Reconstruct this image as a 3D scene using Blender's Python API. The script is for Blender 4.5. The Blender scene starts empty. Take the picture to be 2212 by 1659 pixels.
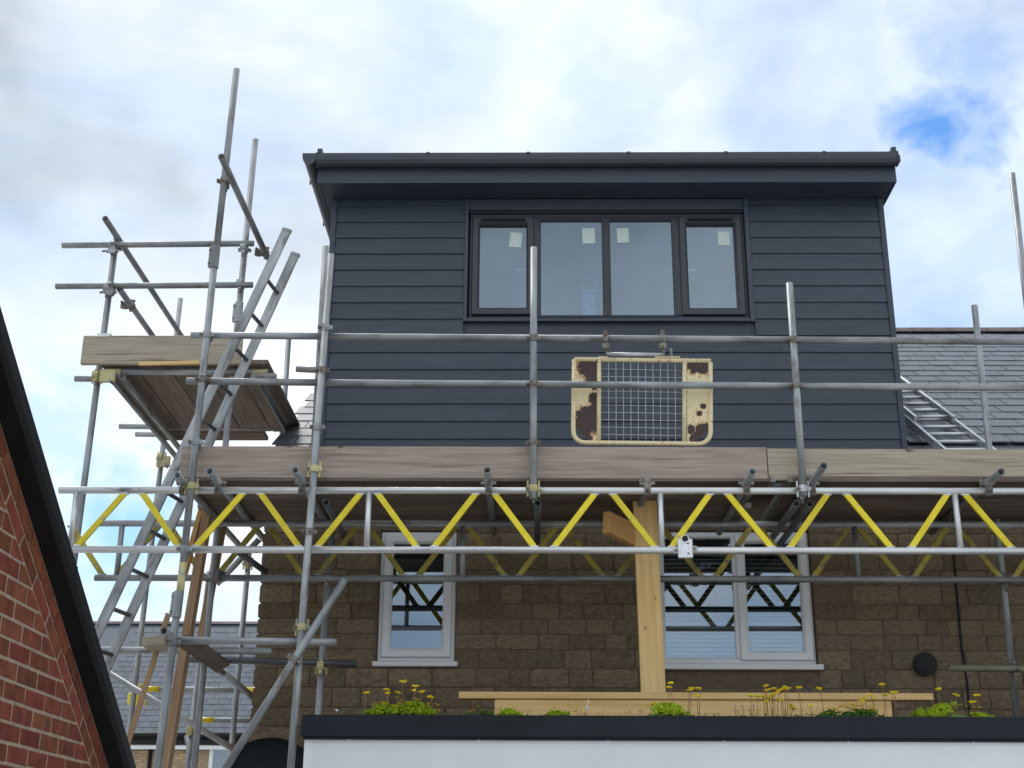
import bpy, bmesh, math, random
from mathutils import Vector, Matrix
random.seed(11)
scene = bpy.context.scene
col = scene.collection
rad = math.radians

# ------------------------------------------------------------------ camera
F, CX, CY = 2900.0, 1106.0, 829.5          # focal length and centre in a 2212 x 1659 picture
EYE = Vector((0, 0, 1.6))
_Z = Vector((44, CY + 7100, -F)).normalized()
_Y = Vector((44, CY - 1890, -F)); _Y = (_Y - _Z * _Y.dot(_Z)).normalized()
_X = _Y.cross(_Z)
RM = Matrix((_X, _Y, _Z))
cd = bpy.data.cameras.new('camera'); cam = bpy.data.objects.new('camera', cd); col.objects.link(cam)
cd.sensor_width = 36; cd.lens = F / 2212 * 36; cd.clip_start = .05; cd.clip_end = 4000
cam.matrix_world = Matrix.Translation(EYE) @ RM.to_4x4()
scene.camera = cam

def ray(u, v): return RM @ Vector((u - CX, CY - v, -F))
def P(u, v, y): d = ray(u, v); return EYE + d * (y / d.y)
def PX(u, v, x): d = ray(u, v); return EYE + d * (x / d.x)
def PZ(u, v, z): d = ray(u, v); return EYE + d * ((z - 1.6) / d.z)

# ------------------------------------------------------------------ sky, sun, exposure
SUN_EL, SUN_AZ = rad(56), rad(-32)          # high, behind the house and to the left
w = bpy.data.worlds.new('World'); scene.world = w; w.use_nodes = True
nt = w.node_tree; nt.nodes.clear(); N = nt.nodes.new; Lk = nt.links.new
out = N('ShaderNodeOutputWorld'); tc = N('ShaderNodeTexCoord')
sky = N('ShaderNodeTexSky'); sky.sky_type = 'NISHITA'; sky.sun_disc = False
sky.sun_elevation = SUN_EL; sky.sun_rotation = SUN_AZ; sky.air_density = 1.0; sky.dust_density = .6; sky.ozone_density = 1.6
bg1 = N('ShaderNodeBackground'); bg1.inputs[1].default_value = .13; tint = N('ShaderNodeMix'); tint.data_type = 'RGBA'; tint.blend_type = 'MULTIPLY'; tint.inputs[0].default_value = 1; tint.inputs[7].default_value = (.5, .82, 1.1, 1); Lk(sky.outputs[0], tint.inputs[6]); Lk(tint.outputs[2], bg1.inputs[0])
bg2 = N('ShaderNodeBackground'); bg2.inputs[1].default_value = .96
mp = N('ShaderNodeMapping'); mp.inputs['Scale'].default_value = (1, 1, 1.35); Lk(tc.outputs['Generated'], mp.inputs[0])
def noise(scale, detail, rough, off, dist=0):
    m = N('ShaderNodeMapping'); m.inputs['Location'].default_value = off; Lk(mp.outputs[0], m.inputs[0])
    n = N('ShaderNodeTexNoise'); n.inputs['Scale'].default_value = scale; n.inputs['Detail'].default_value = detail
    n.inputs['Roughness'].default_value = rough; n.inputs['Distortion'].default_value = dist
    Lk(m.outputs[0], n.inputs['Vector']); return n.outputs[0]
def ramp(x, stops, lin=True):
    r = N('ShaderNodeValToRGB'); e = r.color_ramp.elements
    while len(e) < len(stops): e.new(.5)
    for k, (p_, c_) in enumerate(stops): e[k].position = p_; e[k].color = (*c_, 1)
    if not lin: r.color_ramp.interpolation = 'EASE'
    Lk(x, r.inputs[0]); return r.outputs[0]
def mth(op, a, b, clamp=False):
    m = N('ShaderNodeMath'); m.operation = op; m.use_clamp = clamp
    for k, x in enumerate((a, b)):
        if isinstance(x, (int, float)): m.inputs[k].default_value = x
        else: Lk(x, m.inputs[k])
    return m.outputs[0]
n_tone = noise(2.6, 4, .46, (1.7, 3.1, .4), .2)
n_fine = noise(9.0, 5, .5, (4.2, .7, 2.2), .2)
n_edge = noise(26.0, 5, .55, (.2, 5.7, 1.2), .3)
tone = mth('ADD', mth('MULTIPLY', n_tone, .78), mth('MULTIPLY', n_fine, .22))
ccol = ramp(tone, [(.37, (.44, .50, .565)), (.46, (.66, .735, .825)), (.555, (.84, .91, .98)), (.66, (.98, .99, 1.0))])
Lk(ccol, bg2.inputs[0])
gap = noise(1.9, 7, .58, (9.3, 2.4, 5.5), .4)
gapm = mth('MULTIPLY', mth('SUBTRACT', gap, .53), 3.2, True)
# breaks in the cloud seen in the photograph: upper right, and low on the left
def hole(u, v, size, amount):
    d = ray(u, v).normalized()
    vd = N('ShaderNodeVectorMath'); vd.operation = 'DISTANCE'; Lk(tc.outputs['Generated'], vd.inputs[0]); vd.inputs[1].default_value = d
    k = mth('SUBTRACT', 1.0, mth('DIVIDE', vd.outputs['Value'], size))
    k = mth('ADD', k, mth('MULTIPLY', mth('SUBTRACT', n_fine, .5), 1.2))
    k = mth('ADD', k, mth('MULTIPLY', mth('SUBTRACT', n_edge, .5), 1.6))
    return mth('MULTIPLY', mth('MULTIPLY', k, 1.0, True), amount)
m = gapm
for hh in ((2050, 275, .062, 1.0), (2105, 150, .08, .6), (270, 1165, .085, .8), (120, 900, .09, .5), (1300, 210, .09, .3)):
    m = mth('MAXIMUM', m, hole(*hh))
mix = N('ShaderNodeMixShader'); Lk(m, mix.inputs[0]); Lk(bg2.outputs[0], mix.inputs[1]); Lk(bg1.outputs[0], mix.inputs[2])
Lk(mix.outputs[0], out.inputs[0])

sd = bpy.data.lights.new('sun', 'SUN'); so = bpy.data.objects.new('sun', sd); col.objects.link(so)
sd.energy = 1.5; sd.angle = rad(12); sd.color = (1, .96, .9)
sdir = Vector((math.sin(SUN_AZ) * math.cos(SUN_EL), math.cos(SUN_AZ) * math.cos(SUN_EL), math.sin(SUN_EL)))
so.rotation_euler = sdir.to_track_quat('Z', 'Y').to_euler(); so.location = (-6, 8, 20)
vs = scene.view_settings; vs.view_transform = 'Standard'; vs.look = 'None'; vs.exposure = 0.40; vs.gamma = 1

# ------------------------------------------------------------------ materials
def material(name, c1, c2=None, scale=8, stretch=(1, 1, 1), rough=.6, metal=0, bump=0, bscale=None, rnd=0, detail=5,
             c3=None, c3scale=3, c3lo=.6, c3hi=.68, spec=.5, hue=0, lo=.35, hi=.65, rvar=0, c3stretch=None, knots=None):
    mt = bpy.data.materials.new(name); mt.use_nodes = True
    t = mt.node_tree; nn = t.nodes.new; lk = t.links.new; b = t.nodes['Principled BSDF']
    b.inputs['Roughness'].default_value = rough; b.inputs['Metallic'].default_value = metal
    b.inputs['Specular IOR Level'].default_value = spec
    tcn = nn('ShaderNodeTexCoord'); oi = nn('ShaderNodeObjectInfo')
    mpn = nn('ShaderNodeMapping'); mpn.inputs['Scale'].default_value = stretch
    off = nn('ShaderNodeVectorMath'); off.operation = 'SCALE'; off.inputs['Scale'].default_value = 1
    comb = nn('ShaderNodeCombineXYZ'); mu = nn('ShaderNodeMath'); mu.operation = 'MULTIPLY'; mu.inputs[1].default_value = 37
    lk(oi.outputs['Random'], mu.inputs[0])
    for k in range(3): lk(mu.outputs[0], comb.inputs[k])
    lk(comb.outputs[0], off.inputs[0])
    add = nn('ShaderNodeVectorMath'); add.operation = 'ADD'
    lk(tcn.outputs['Object'], add.inputs[0]); lk(off.outputs[0], add.inputs[1]); lk(add.outputs[0], mpn.inputs[0])
    nz = nn('ShaderNodeTexNoise'); nz.inputs['Scale'].default_value = scale; nz.inputs['Detail'].default_value = detail; nz.inputs['Roughness'].default_value = .6
    lk(mpn.outputs[0], nz.inputs['Vector'])
    mr = nn('ShaderNodeMapRange'); mr.inputs['From Min'].default_value = lo; mr.inputs['From Max'].default_value = hi; lk(nz.outputs[0], mr.inputs[0])
    mx = nn('ShaderNodeMix'); mx.data_type = 'RGBA'; mx.inputs[6].default_value = (*c1, 1); mx.inputs[7].default_value = (*(c2 or c1), 1)
    lk(mr.outputs[0], mx.inputs[0]); c = mx.outputs[2]
    if c3:
        n3 = nn('ShaderNodeTexNoise'); n3.inputs['Scale'].default_value = c3scale; n3.inputs['Detail'].default_value = 6; n3.inputs['Roughness'].default_value = .65
        if c3stretch:
            m3 = nn('ShaderNodeMapping'); m3.inputs['Scale'].default_value = c3stretch; lk(add.outputs[0], m3.inputs[0]); lk(m3.outputs[0], n3.inputs['Vector'])
        else: lk(add.outputs[0], n3.inputs['Vector'])
        r3 = nn('ShaderNodeMapRange'); r3.inputs['From Min'].default_value = c3lo; r3.inputs['From Max'].default_value = c3hi; lk(n3.outputs[0], r3.inputs[0])
        x3 = nn('ShaderNodeMix'); x3.data_type = 'RGBA'; x3.inputs[7].default_value = (*c3, 1); lk(r3.outputs[0], x3.inputs[0]); lk(c, x3.inputs[6]); c = x3.outputs[2]
    if knots:
        ks, kr, kst, kc = knots
        mk_ = nn('ShaderNodeMapping'); mk_.inputs['Scale'].default_value = kst; lk(add.outputs[0], mk_.inputs[0])
        nd = nn('ShaderNodeTexNoise'); nd.inputs['Scale'].default_value = 14; lk(add.outputs[0], nd.inputs['Vector'])
        sc_ = nn('ShaderNodeVectorMath'); sc_.operation = 'SCALE'; sc_.inputs['Scale'].default_value = .03; lk(nd.outputs['Color'], sc_.inputs[0])
        ad2 = nn('ShaderNodeVectorMath'); ad2.operation = 'ADD'; lk(mk_.outputs[0], ad2.inputs[0]); lk(sc_.outputs[0], ad2.inputs[1])
        vo = nn('ShaderNodeTexVoronoi'); vo.inputs['Scale'].default_value = ks; lk(ad2.outputs[0], vo.inputs['Vector'])
        kr_ = nn('ShaderNodeMapRange'); kr_.inputs['From Min'].default_value = kr; kr_.inputs['From Max'].default_value = kr * .45; lk(vo.outputs['Distance'], kr_.inputs[0])
        xk = nn('ShaderNodeMix'); xk.data_type = 'RGBA'; xk.inputs[7].default_value = (*kc, 1); lk(kr_.outputs[0], xk.inputs[0]); lk(c, xk.inputs[6]); c = xk.outputs[2]
    if rnd or hue:
        hs = nn('ShaderNodeHueSaturation')
        v = nn('ShaderNodeMapRange'); v.inputs['To Min'].default_value = 1 - rnd; v.inputs['To Max'].default_value = 1 + rnd; lk(oi.outputs['Random'], v.inputs[0]); lk(v.outputs[0], hs.inputs['Value'])
        if hue:
            f = nn('ShaderNodeMath'); f.operation = 'FRACT'; m7 = nn('ShaderNodeMath'); m7.operation = 'MULTIPLY'; m7.inputs[1].default_value = 7.31
            lk(oi.outputs['Random'], m7.inputs[0]); lk(m7.outputs[0], f.inputs[0])
            hr = nn('ShaderNodeMapRange'); hr.inputs['To Min'].default_value = .5 - hue; hr.inputs['To Max'].default_value = .5 + hue; lk(f.outputs[0], hr.inputs[0]); lk(hr.outputs[0], hs.inputs['Hue'])
        lk(c, hs.inputs['Color']); c = hs.outputs[0]
    lk(c, b.inputs['Base Color'])
    if rvar:
        rr = nn('ShaderNodeMapRange'); rr.inputs['To Min'].default_value = rough - rvar; rr.inputs['To Max'].default_value = rough + rvar; lk(nz.outputs[0], rr.inputs[0]); lk(rr.outputs[0], b.inputs['Roughness'])
    if bump:
        nb = nn('ShaderNodeTexNoise'); nb.inputs['Scale'].default_value = bscale or scale * 3; nb.inputs['Detail'].default_value = 6; lk(mpn.outputs[0], nb.inputs['Vector'])
        bm_ = nn('ShaderNodeBump'); bm_.inputs['Strength'].default_value = bump; bm_.inputs['Distance'].default_value = .01
        lk(nb.outputs[0], bm_.inputs['Height']); lk(bm_.outputs[0], b.inputs['Normal'])
    return mt
M = {}
M['galv'] = material('galvanised_steel', (.20, .215, .225), (.42, .44, .445), 11, (1, 1, .25), .52, .35, .15, 60, .2, c3=(.15, .13, .11), c3scale=13, c3lo=.56, c3hi=.70, c3stretch=(1, 1, .3), rvar=.12)
M['alu'] = material('bright_aluminium', (.52, .53, .54), (.74, .75, .76), 16, (1, 1, .12), .38, .65, .1, 80, .06, c3=(.16, .155, .15), c3scale=16, c3lo=.61, c3hi=.70, c3stretch=(1, 1, .15), rvar=.1)
M['yellow'] = material('yellow_paint', (.70, .56, .010), (.84, .69, .018), 10, rough=.42, bump=.05, c3=(.42, .38, .22), c3scale=18, c3lo=.63, c3hi=.68, rnd=.10)
M['shadedyellow'] = material('shade_darkened_yellow_paint', (.26, .21, .03), (.42, .34, .05), 9, (1, 1, .5), .6, 0, .1, c3=(.13, .11, .07), c3scale=14, c3lo=.52, c3hi=.64, rnd=.18)  # darker copy of the beam yellow: shade under the platform put into the colour
M['paleyellow'] = material('worn_yellow_paint', (.46, .42, .20), (.56, .51, .26), 12, rough=.55, c3=(.30, .30, .28), c3scale=14, c3lo=.55, c3hi=.62, rnd=.1)
M['coupler'] = material('coupler_steel', (.16, .15, .14), (.30, .285, .26), 40, rough=.55, metal=.5, c3=(.14, .075, .04), c3scale=30, c3lo=.52, c3hi=.62, rnd=.2)
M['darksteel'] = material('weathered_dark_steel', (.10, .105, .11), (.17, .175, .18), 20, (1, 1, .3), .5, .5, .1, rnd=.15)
M['greentube'] = material('algae_stained_steel', (.17, .18, .12), (.26, .26, .18), 14, (1, 1, .3), .65, .1, .1)
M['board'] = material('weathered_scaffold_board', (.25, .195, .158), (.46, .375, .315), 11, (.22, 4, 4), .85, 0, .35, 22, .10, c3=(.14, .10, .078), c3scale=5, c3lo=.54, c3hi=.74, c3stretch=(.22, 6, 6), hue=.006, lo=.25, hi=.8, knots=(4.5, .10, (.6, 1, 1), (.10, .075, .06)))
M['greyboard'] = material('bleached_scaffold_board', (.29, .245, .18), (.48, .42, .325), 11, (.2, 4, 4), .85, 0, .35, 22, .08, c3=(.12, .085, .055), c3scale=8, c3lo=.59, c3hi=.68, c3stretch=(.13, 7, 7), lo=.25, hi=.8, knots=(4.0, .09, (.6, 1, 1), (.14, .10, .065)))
M['darkboard'] = material('dark_scaffold_board', (.125, .095, .078), (.21, .165, .135), 5, (.35, 4, 4), .9, 0, .3, 20, .22, c3=(.10, .07, .05), c3scale=7, c3lo=.55, c3hi=.7, c3stretch=(.25, 5, 5))  # brown tone of the platform and low lift boards, darker than the toe boards
M['pine'] = material('fresh_pine', (.68, .44, .165), (.82, .59, .27), 4, (8, 8, .35), .7, 0, .12, 14, .05, c3=(.40, .20, .06), c3scale=11, c3lo=.70, c3hi=.80, c3stretch=(1.3, 1.3, 1.0), knots=(5.5, .085, (1, 1, .8), (.26, .12, .035)))
M['pinex'] = material('fresh_pine_lengthways', (.66, .43, .16), (.80, .57, .26), 4, (.35, 8, 8), .7, 0, .12, 14, .05, c3=(.36, .19, .06), c3scale=9, c3lo=.70, c3hi=.78)
M['orange'] = material('orange_stained_timber', (.46, .24, .075), (.62, .36, .13), 4, (.5, 8, 8), .7, 0, .12, 14, .05)
M['oldtimber'] = material('brown_timber', (.33, .20, .11), (.47, .31, .18), 5, (7, 7, .4), .8, 0, .15, 14, .1)
M['clad'] = material('anthracite_fibre_cement', (.034, .047, .066), (.047, .063, .086), 10, (.25, 5, 5), .5, 0, .25, 26, .09, detail=8)
M['pvc_dark'] = material('anthracite_pvc', (.034, .040, .050), (.040, .046, .057), 6, rough=.36, rnd=.04)
M['gutter'] = material('anthracite_gutter_plastic', (.042, .050, .064), (.05, .058, .072), 6, rough=.42)
M['stone'] = material('buff_walling_stone', (.160, .122, .078), (.255, .198, .130), 7, rough=.92, bump=.6, bscale=26, rnd=.20, hue=.010, c3=(.10, .08, .06), c3scale=5, c3lo=.57, c3hi=.74, spec=.2)
M['mortar'] = material('stone_wall_mortar', (.135, .104, .070), (.18, .14, .098), 18, rough=.95, bump=.4, spec=.1)
M['brick'] = material('red_brick', (.125, .034, .021), (.20, .058, .031), 14, rough=.9, bump=.5, bscale=55, rnd=.25, hue=.012, c3=(.075, .030, .022), c3scale=9, c3lo=.55, c3hi=.70, spec=.2)
M['bmortar'] = material('brick_mortar', (.27, .20, .15), (.39, .30, .225), 25, rough=.95, bump=.5, spec=.1)
M['buff'] = material('buff_brick', (.36, .26, .15), (.46, .35, .22), 20, rough=.92, bump=.3, rnd=.2, spec=.2)
M['buffmortar'] = material('buff_mortar', (.30, .24, .17), (.36, .29, .2), 20, rough=.95, spec=.1)
M['slate'] = material('blue_grey_slate', (.082, .092, .108), (.108, .12, .138), 6, (1, 1, 1), .45, 0, .2, 20, .13, spec=.5)
M['farslate'] = material('grey_slate', (.085, .105, .13), (.105, .125, .155), 5, rough=.7, rnd=.14, bump=.1, spec=.25)
M['ridge'] = material('purple_brown_ridge_tile', (.12, .088, .092), (.165, .125, .128), 9, rough=.7, rnd=.12)
M['pvc'] = material('white_pvc', (.76, .78, .79), (.81, .82, .83), 3, rough=.38)
M['white'] = material('white_panel', (.74, .775, .80), (.79, .815, .83), 1.6, rough=.42, c3=(.69, .72, .74), c3scale=1.2, c3lo=.5, c3hi=.75)
M['trim'] = material('black_edge_trim', (.010, .014, .019), (.015, .020, .027), 4, (.4, 1, 1), .6, spec=.25, c3=(.035, .04, .045), c3scale=2.5, c3lo=.64, c3hi=.74)
M['black'] = material('black_plastic', (.006, .006, .007), (.010, .010, .011), 5, rough=.5, spec=.3)
M['verge'] = material('black_verge_plastic', (.007, .008, .010), (.012, .013, .016), 9, rough=.6, bump=.1, spec=.25)
M['sticker'] = material('pale_sticker', (.55, .66, .62), (.62, .72, .68), 9, rough=.6)
M['bluepaint'] = material('blue_plastic', (.03, .25, .62), (.04, .29, .68), 5, rough=.5)
M['room'] = material('room_plaster', (.32, .30, .28), (.36, .34, .32), 3, rough=.9)
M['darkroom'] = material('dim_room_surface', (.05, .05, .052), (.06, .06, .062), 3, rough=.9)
M['blind'] = material('white_blind', (.66, .68, .70), (.72, .74, .76), 4, rough=.6)
M['cream'] = None
M['wire'] = material('galvanised_wire', (.48, .50, .52), (.62, .64, .66), 30, rough=.45, metal=.3)
M['soil'] = material('roof_substrate', (.10, .075, .05), (.2, .15, .11), 40, rough=1, bump=.6)
M['sedum'] = material('sedum_leaf', (.38, .53, .025), (.62, .74, .08), 60, rough=.6, rnd=.1)
M['sedumdark'] = material('sedum_leaf_blue_green', (.10, .22, .05), (.2, .34, .1), 60, rough=.6)
M['petal'] = material('yellow_petals', (.86, .62, .012), (.92, .72, .03), 60, rough=.6)
M['pink'] = material('pale_pink_petals', (.74, .58, .58), (.82, .70, .70), 60, rough=.6)
M['stalk'] = material('brown_stalk', (.20, .11, .05), (.30, .18, .07), 30, rough=.8)
M['paving'] = material('patio_paving', (.40, .385, .36), (.50, .48, .45), 2, rough=.9, bump=.3, bscale=30)

def glass_material():
    mt = bpy.data.materials.new('window_glass'); mt.use_nodes = True
    t = mt.node_tree; t.nodes.clear(); nn = t.nodes.new; lk = t.links.new
    o = nn('ShaderNodeOutputMaterial'); tr = nn('ShaderNodeBsdfTransparent'); tr.inputs[0].default_value = (.80, .84, .84, 1)
    gl = nn('ShaderNodeBsdfGlossy'); gl.inputs['Roughness'].default_value = .004; gl.inputs[0].default_value = (.76, .88, 1, 1)
    fr = nn('ShaderNodeLayerWeight'); fr.inputs['Blend'].default_value = .5
    pw = nn('ShaderNodeMath'); pw.operation = 'POWER'; pw.inputs[1].default_value = 5; lk(fr.outputs['Facing'], pw.inputs[0])
    ml = nn('ShaderNodeMath'); ml.operation = 'MULTIPLY_ADD'; ml.inputs[1].default_value = .81; ml.inputs[2].default_value = .19; lk(pw.outputs[0], ml.inputs[0])
    mx = nn('ShaderNodeMixShader'); lk(ml.outputs[0], mx.inputs[0]); lk(tr.outputs[0], mx.inputs[1]); lk(gl.outputs[0], mx.inputs[2]); lk(mx.outputs[0], o.inputs[0])
    return mt
M['glass'] = glass_material()

def cream_material(name, blobs):
    """Cream paint flaking off dark brown primer; blobs are (x, z, radius) bare patches in the sheet's own metres."""
    mt = bpy.data.materials.new(name); mt.use_nodes = True
    t = mt.node_tree; nn = t.nodes.new; lk = t.links.new; b = t.nodes['Principled BSDF']; b.inputs['Roughness'].default_value = .6
    tcn = nn('ShaderNodeTexCoord')
    nz = nn('ShaderNodeTexNoise'); nz.inputs['Scale'].default_value = 30; nz.inputs['Detail'].default_value = 9; nz.inputs['Roughness'].default_value = .62; lk(tcn.outputs['Object'], nz.inputs['Vector'])
    acc = None
    def ma(op, a, c):
        m_ = nn('ShaderNodeMath'); m_.operation = op
        for k, x in enumerate((a, c)):
            if isinstance(x, (int, float)): m_.inputs[k].default_value = x
            else: lk(x, m_.inputs[k])
        return m_.outputs[0]
    for (bx_, bz_, r_) in blobs:
        vd = nn('ShaderNodeVectorMath'); vd.operation = 'DISTANCE'; lk(tcn.outputs['Object'], vd.inputs[0]); vd.inputs[1].default_value = (bx_, 0, bz_)
        k = ma('SUBTRACT', 1.0, ma('DIVIDE', vd.outputs['Value'], r_))
        acc = k if acc is None else ma('MAXIMUM', acc, k)
    if acc is None: acc = ma('ADD', -.8, 0.0)
    k = ma('ADD', acc, ma('MULTIPLY', ma('SUBTRACT', nz.outputs[0], .5), 1.9))
    mr = nn('ShaderNodeMapRange'); mr.inputs['From Min'].default_value = -.02; mr.inputs['From Max'].default_value = .03; lk(k, mr.inputs[0])
    me = nn('ShaderNodeMapRange'); me.inputs['From Min'].default_value = -.34; me.inputs['From Max'].default_value = .0; lk(k, me.inputs[0])
    n2 = nn('ShaderNodeTexNoise'); n2.inputs['Scale'].default_value = 55; n2.inputs['Detail'].default_value = 5; lk(tcn.outputs['Object'], n2.inputs['Vector'])
    sp = nn('ShaderNodeMapRange'); sp.inputs['From Min'].default_value = .60; sp.inputs['From Max'].default_value = .68; lk(n2.outputs[0], sp.inputs[0])
    c0 = nn('ShaderNodeMix'); c0.data_type = 'RGBA'; c0.inputs[6].default_value = (.78, .66, .40, 1); c0.inputs[7].default_value = (.36, .14, .035, 1)
    lk(ma('MAXIMUM', sp.outputs[0], ma('MULTIPLY', me.outputs[0], .75)), c0.inputs[0])
    c1 = nn('ShaderNodeMix'); c1.data_type = 'RGBA'; c1.inputs[7].default_value = (.055, .028, .024, 1); lk(c0.outputs[2], c1.inputs[6]); lk(mr.outputs[0], c1.inputs[0])
    lk(c1.outputs[2], b.inputs['Base Color'])
    bm_ = nn('ShaderNodeBump'); bm_.inputs['Strength'].default_value = .5; bm_.inputs['Distance'].default_value = .003; bm_.invert = True
    lk(mr.outputs[0], bm_.inputs['Height']); lk(bm_.outputs[0], b.inputs['Normal'])
    return mt
M['cream'] = cream_material('cream_paint_rusting', [])

# ------------------------------------------------------------------ object helpers
WORLD = {}                                      # world position of every object's origin
def tag(o, label, cat, group=None, kind=None):
    if label: o['label'] = label
    if cat: o['category'] = cat
    if group: o['group'] = group
    if kind: o['kind'] = kind
    return o
def root(name, loc, label, cat, group=None):
    o = bpy.data.objects.new(name, None); col.objects.link(o); o.location = loc; o.empty_display_size = .1
    WORLD[o.as_pointer()] = Vector(loc)
    return tag(o, label, cat, group)
def wpos(o): return WORLD[o.as_pointer()] if o else Vector((0, 0, 0))
def place(name, me, at, parent=None, rot=None, scale=None):
    o = bpy.data.objects.new(name, me); col.objects.link(o)
    if parent: o.parent = parent
    o.location = Vector(at) - wpos(parent)
    if rot is not None:
        if isinstance(rot, Matrix): o.rotation_euler = rot.to_euler()
        else: o.rotation_euler = rot
    if scale is not None: o.scale = scale
    WORLD[o.as_pointer()] = Vector(at)
    return o
def mesh(name, verts, faces, mat, smooth=False):
    me = bpy.data.meshes.new(name); me.from_pydata([tuple(v) for v in verts], [], faces); me.update()
    me.materials.append(M[mat] if isinstance(mat, str) else mat)
    if smooth: me.polygons.foreach_set('use_smooth', [True] * len(me.polygons))
    return me
def from_bm(name, bm, mat, smooth=False):
    me = bpy.data.meshes.new(name); bm.to_mesh(me); bm.free(); me.materials.append(M[mat] if isinstance(mat, str) else mat)
    if smooth:
        me.polygons.foreach_set('use_smooth', [True] * len(me.polygons))
    return me
BOXF = [(0, 3, 2, 1), (4, 5, 6, 7), (0, 1, 5, 4), (1, 2, 6, 5), (2, 3, 7, 6), (3, 0, 4, 7)]
def box_bm(bm, lo, hi, bevel=0):
    r = bmesh.ops.create_cube(bm, size=1)
    s = [hi[k] - lo[k] for k in range(3)]; c = [(hi[k] + lo[k]) / 2 for k in range(3)]
    for v in r['verts']: v.co = Vector((v.co.x * s[0] + c[0], v.co.y * s[1] + c[1], v.co.z * s[2] + c[2]))
    if bevel:
        es = list({e for v in r['verts'] for e in v.link_edges})
        bmesh.ops.bevel(bm, geom=es, offset=bevel, segments=1, affect='EDGES')
def box(name, lo, hi, mat, parent=None, bevel=0, origin='c'):
    lo, hi = Vector(lo), Vector(hi); c = (lo + hi) / 2
    bm = bmesh.new(); box_bm(bm, lo - c, hi - c, bevel)
    return place(name, from_bm(name, bm, mat), c, parent)
def frame_rot(z, xhint=Vector((1, 0, 0))):
    z = z.normalized(); x = (xhint - z * xhint.dot(z))
    if x.length < 1e-4: x = Vector((0, 1, 0)) - z * z.y
    x.normalize(); y = z.cross(x); return Matrix((x, y, z)).transposed()
def beam(name, a, b, wdt, thk, mat, parent=None, xhint=Vector((1, 0, 0)), bevel=.002):
    """A rectangular bar from a to b; wdt along xhint, thk across."""
    a, b = Vector(a), Vector(b); L = (b - a).length; c = (a + b) / 2
    bm = bmesh.new(); box_bm(bm, (-wdt / 2, -thk / 2, -L / 2), (wdt / 2, thk / 2, L / 2), bevel)
    return place(name, from_bm(name, bm, mat), c, parent, frame_rot(b - a, xhint))
def plank(name, a, b, wdt, thk, mat, parent=None, up=Vector((0, 0, 1)), bevel=.003):
    """A plank whose local x runs along its length and local z along its width (up)."""
    a, b = Vector(a), Vector(b); x = (b - a).normalized(); L = (b - a).length
    z = (up - x * up.dot(x)).normalized(); y = z.cross(x)
    bm = bmesh.new(); box_bm(bm, (-L / 2, -thk / 2, -wdt / 2), (L / 2, thk / 2, wdt / 2), bevel)
    return place(name, from_bm(name, bm, mat), (a + b) / 2, parent, Matrix((x, y, z)).transposed())
def ring_verts(r, z, n): return [(r * math.cos(2 * math.pi * k / n), r * math.sin(2 * math.pi * k / n), z) for k in range(n)]
def tube_mesh(name, L, mat, r=.02415, wall=.004, n=18):
    V = ring_verts(r, 0, n) + ring_verts(r, L, n) + ring_verts(r - wall, 0, n) + ring_verts(r - wall, L, n)
    Fc = []
    for k in range(n):
        j = (k + 1) % n
        Fc += [(k, j, n + j, n + k), (2 * n + j, 2 * n + k, 3 * n + k, 3 * n + j), (j, k, 2 * n + k, 2 * n + j), (n + k, n + j, 3 * n + j, 3 * n + k)]
    me = mesh(name, V, Fc, mat)
    me.polygons.foreach_set('use_smooth', [p % 4 < 2 for p in range(len(Fc))])
    return me
def pipe(name, a, b, mat, parent=None, r=.02415, n=16):
    a, b = Vector(a), Vector(b)
    return place(name, tube_mesh(name, (b - a).length, mat, r, min(.004, r * .4), n), a, parent, frame_rot(b - a))
def cyl_bm(bm, a, b, r, n=10, r2=None):
    a, b = Vector(a), Vector(b)
    mt_ = Matrix.Translation((a + b) / 2) @ frame_rot(b - a).to_4x4()
    bmesh.ops.create_cone(bm, cap_ends=True, segments=n, radius1=r, radius2=r if r2 is None else r2, depth=(b - a).length, matrix=mt_)

# --- couplers: one right-angle clamp and one sleeve, shared by every tube
def coupler_mesh(name, mat, plates=False):
    bm = bmesh.new()
    cyl_bm(bm, (0, 0, -.022), (0, 0, .022), .0315, 14); cyl_bm(bm, (0, 0, -.008), (0, 0, .008), .0345, 14)
    cyl_bm(bm, (-.022, .055, 0), (.022, .055, 0), .0315, 14)
    box_bm(bm, (-.024, .018, -.024), (.024, .04, .024), .003)
    box_bm(bm, (.028, -.010, -.014), (.052, .010, .014), .002); box_bm(bm, (-.052, -.008, -.012), (-.028, .008, .012), .002)
    box_bm(bm, (-.014, .045, -.056), (.014, .065, -.028), .002); box_bm(bm, (-.012, .047, .028), (.012, .063, .048), .002)
    if plates:
        for s in (-1, 1): box_bm(bm, (s * .037 - .006, .004, -.055), (s * .037 + .006, .014, .055), .001)
    return from_bm(name, bm, mat)
CM = {k: coupler_mesh('coupler', k) for k in ('coupler', 'galv')}
CM['yellow'] = coupler_mesh('beam_coupler', 'paleyellow', True)
CM['silver'] = coupler_mesh('beam_coupler', 'alu', True)
def bolt_mesh():
    bm = bmesh.new(); cyl_bm(bm, (0, 0, -.034), (0, 0, .022), .0055, 8); cyl_bm(bm, (0, 0, -.026), (0, 0, -.012), .011, 6)
    return from_bm('bolt', bm, 'coupler')
BOLT = bolt_mesh()
def sleeve_mesh():
    bm = bmesh.new(); cyl_bm(bm, (0, 0, -.085), (0, 0, .085), .031, 16); box_bm(bm, (-.046, -.012, -.08), (-.024, .012, .08), .003)
    for z in (-.05, .05): cyl_bm(bm, (-.036, -.022, z), (-.036, .022, z), .008, 6)
    return from_bm('sleeve', bm, 'galv')
SLEEVE = sleeve_mesh()

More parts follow.
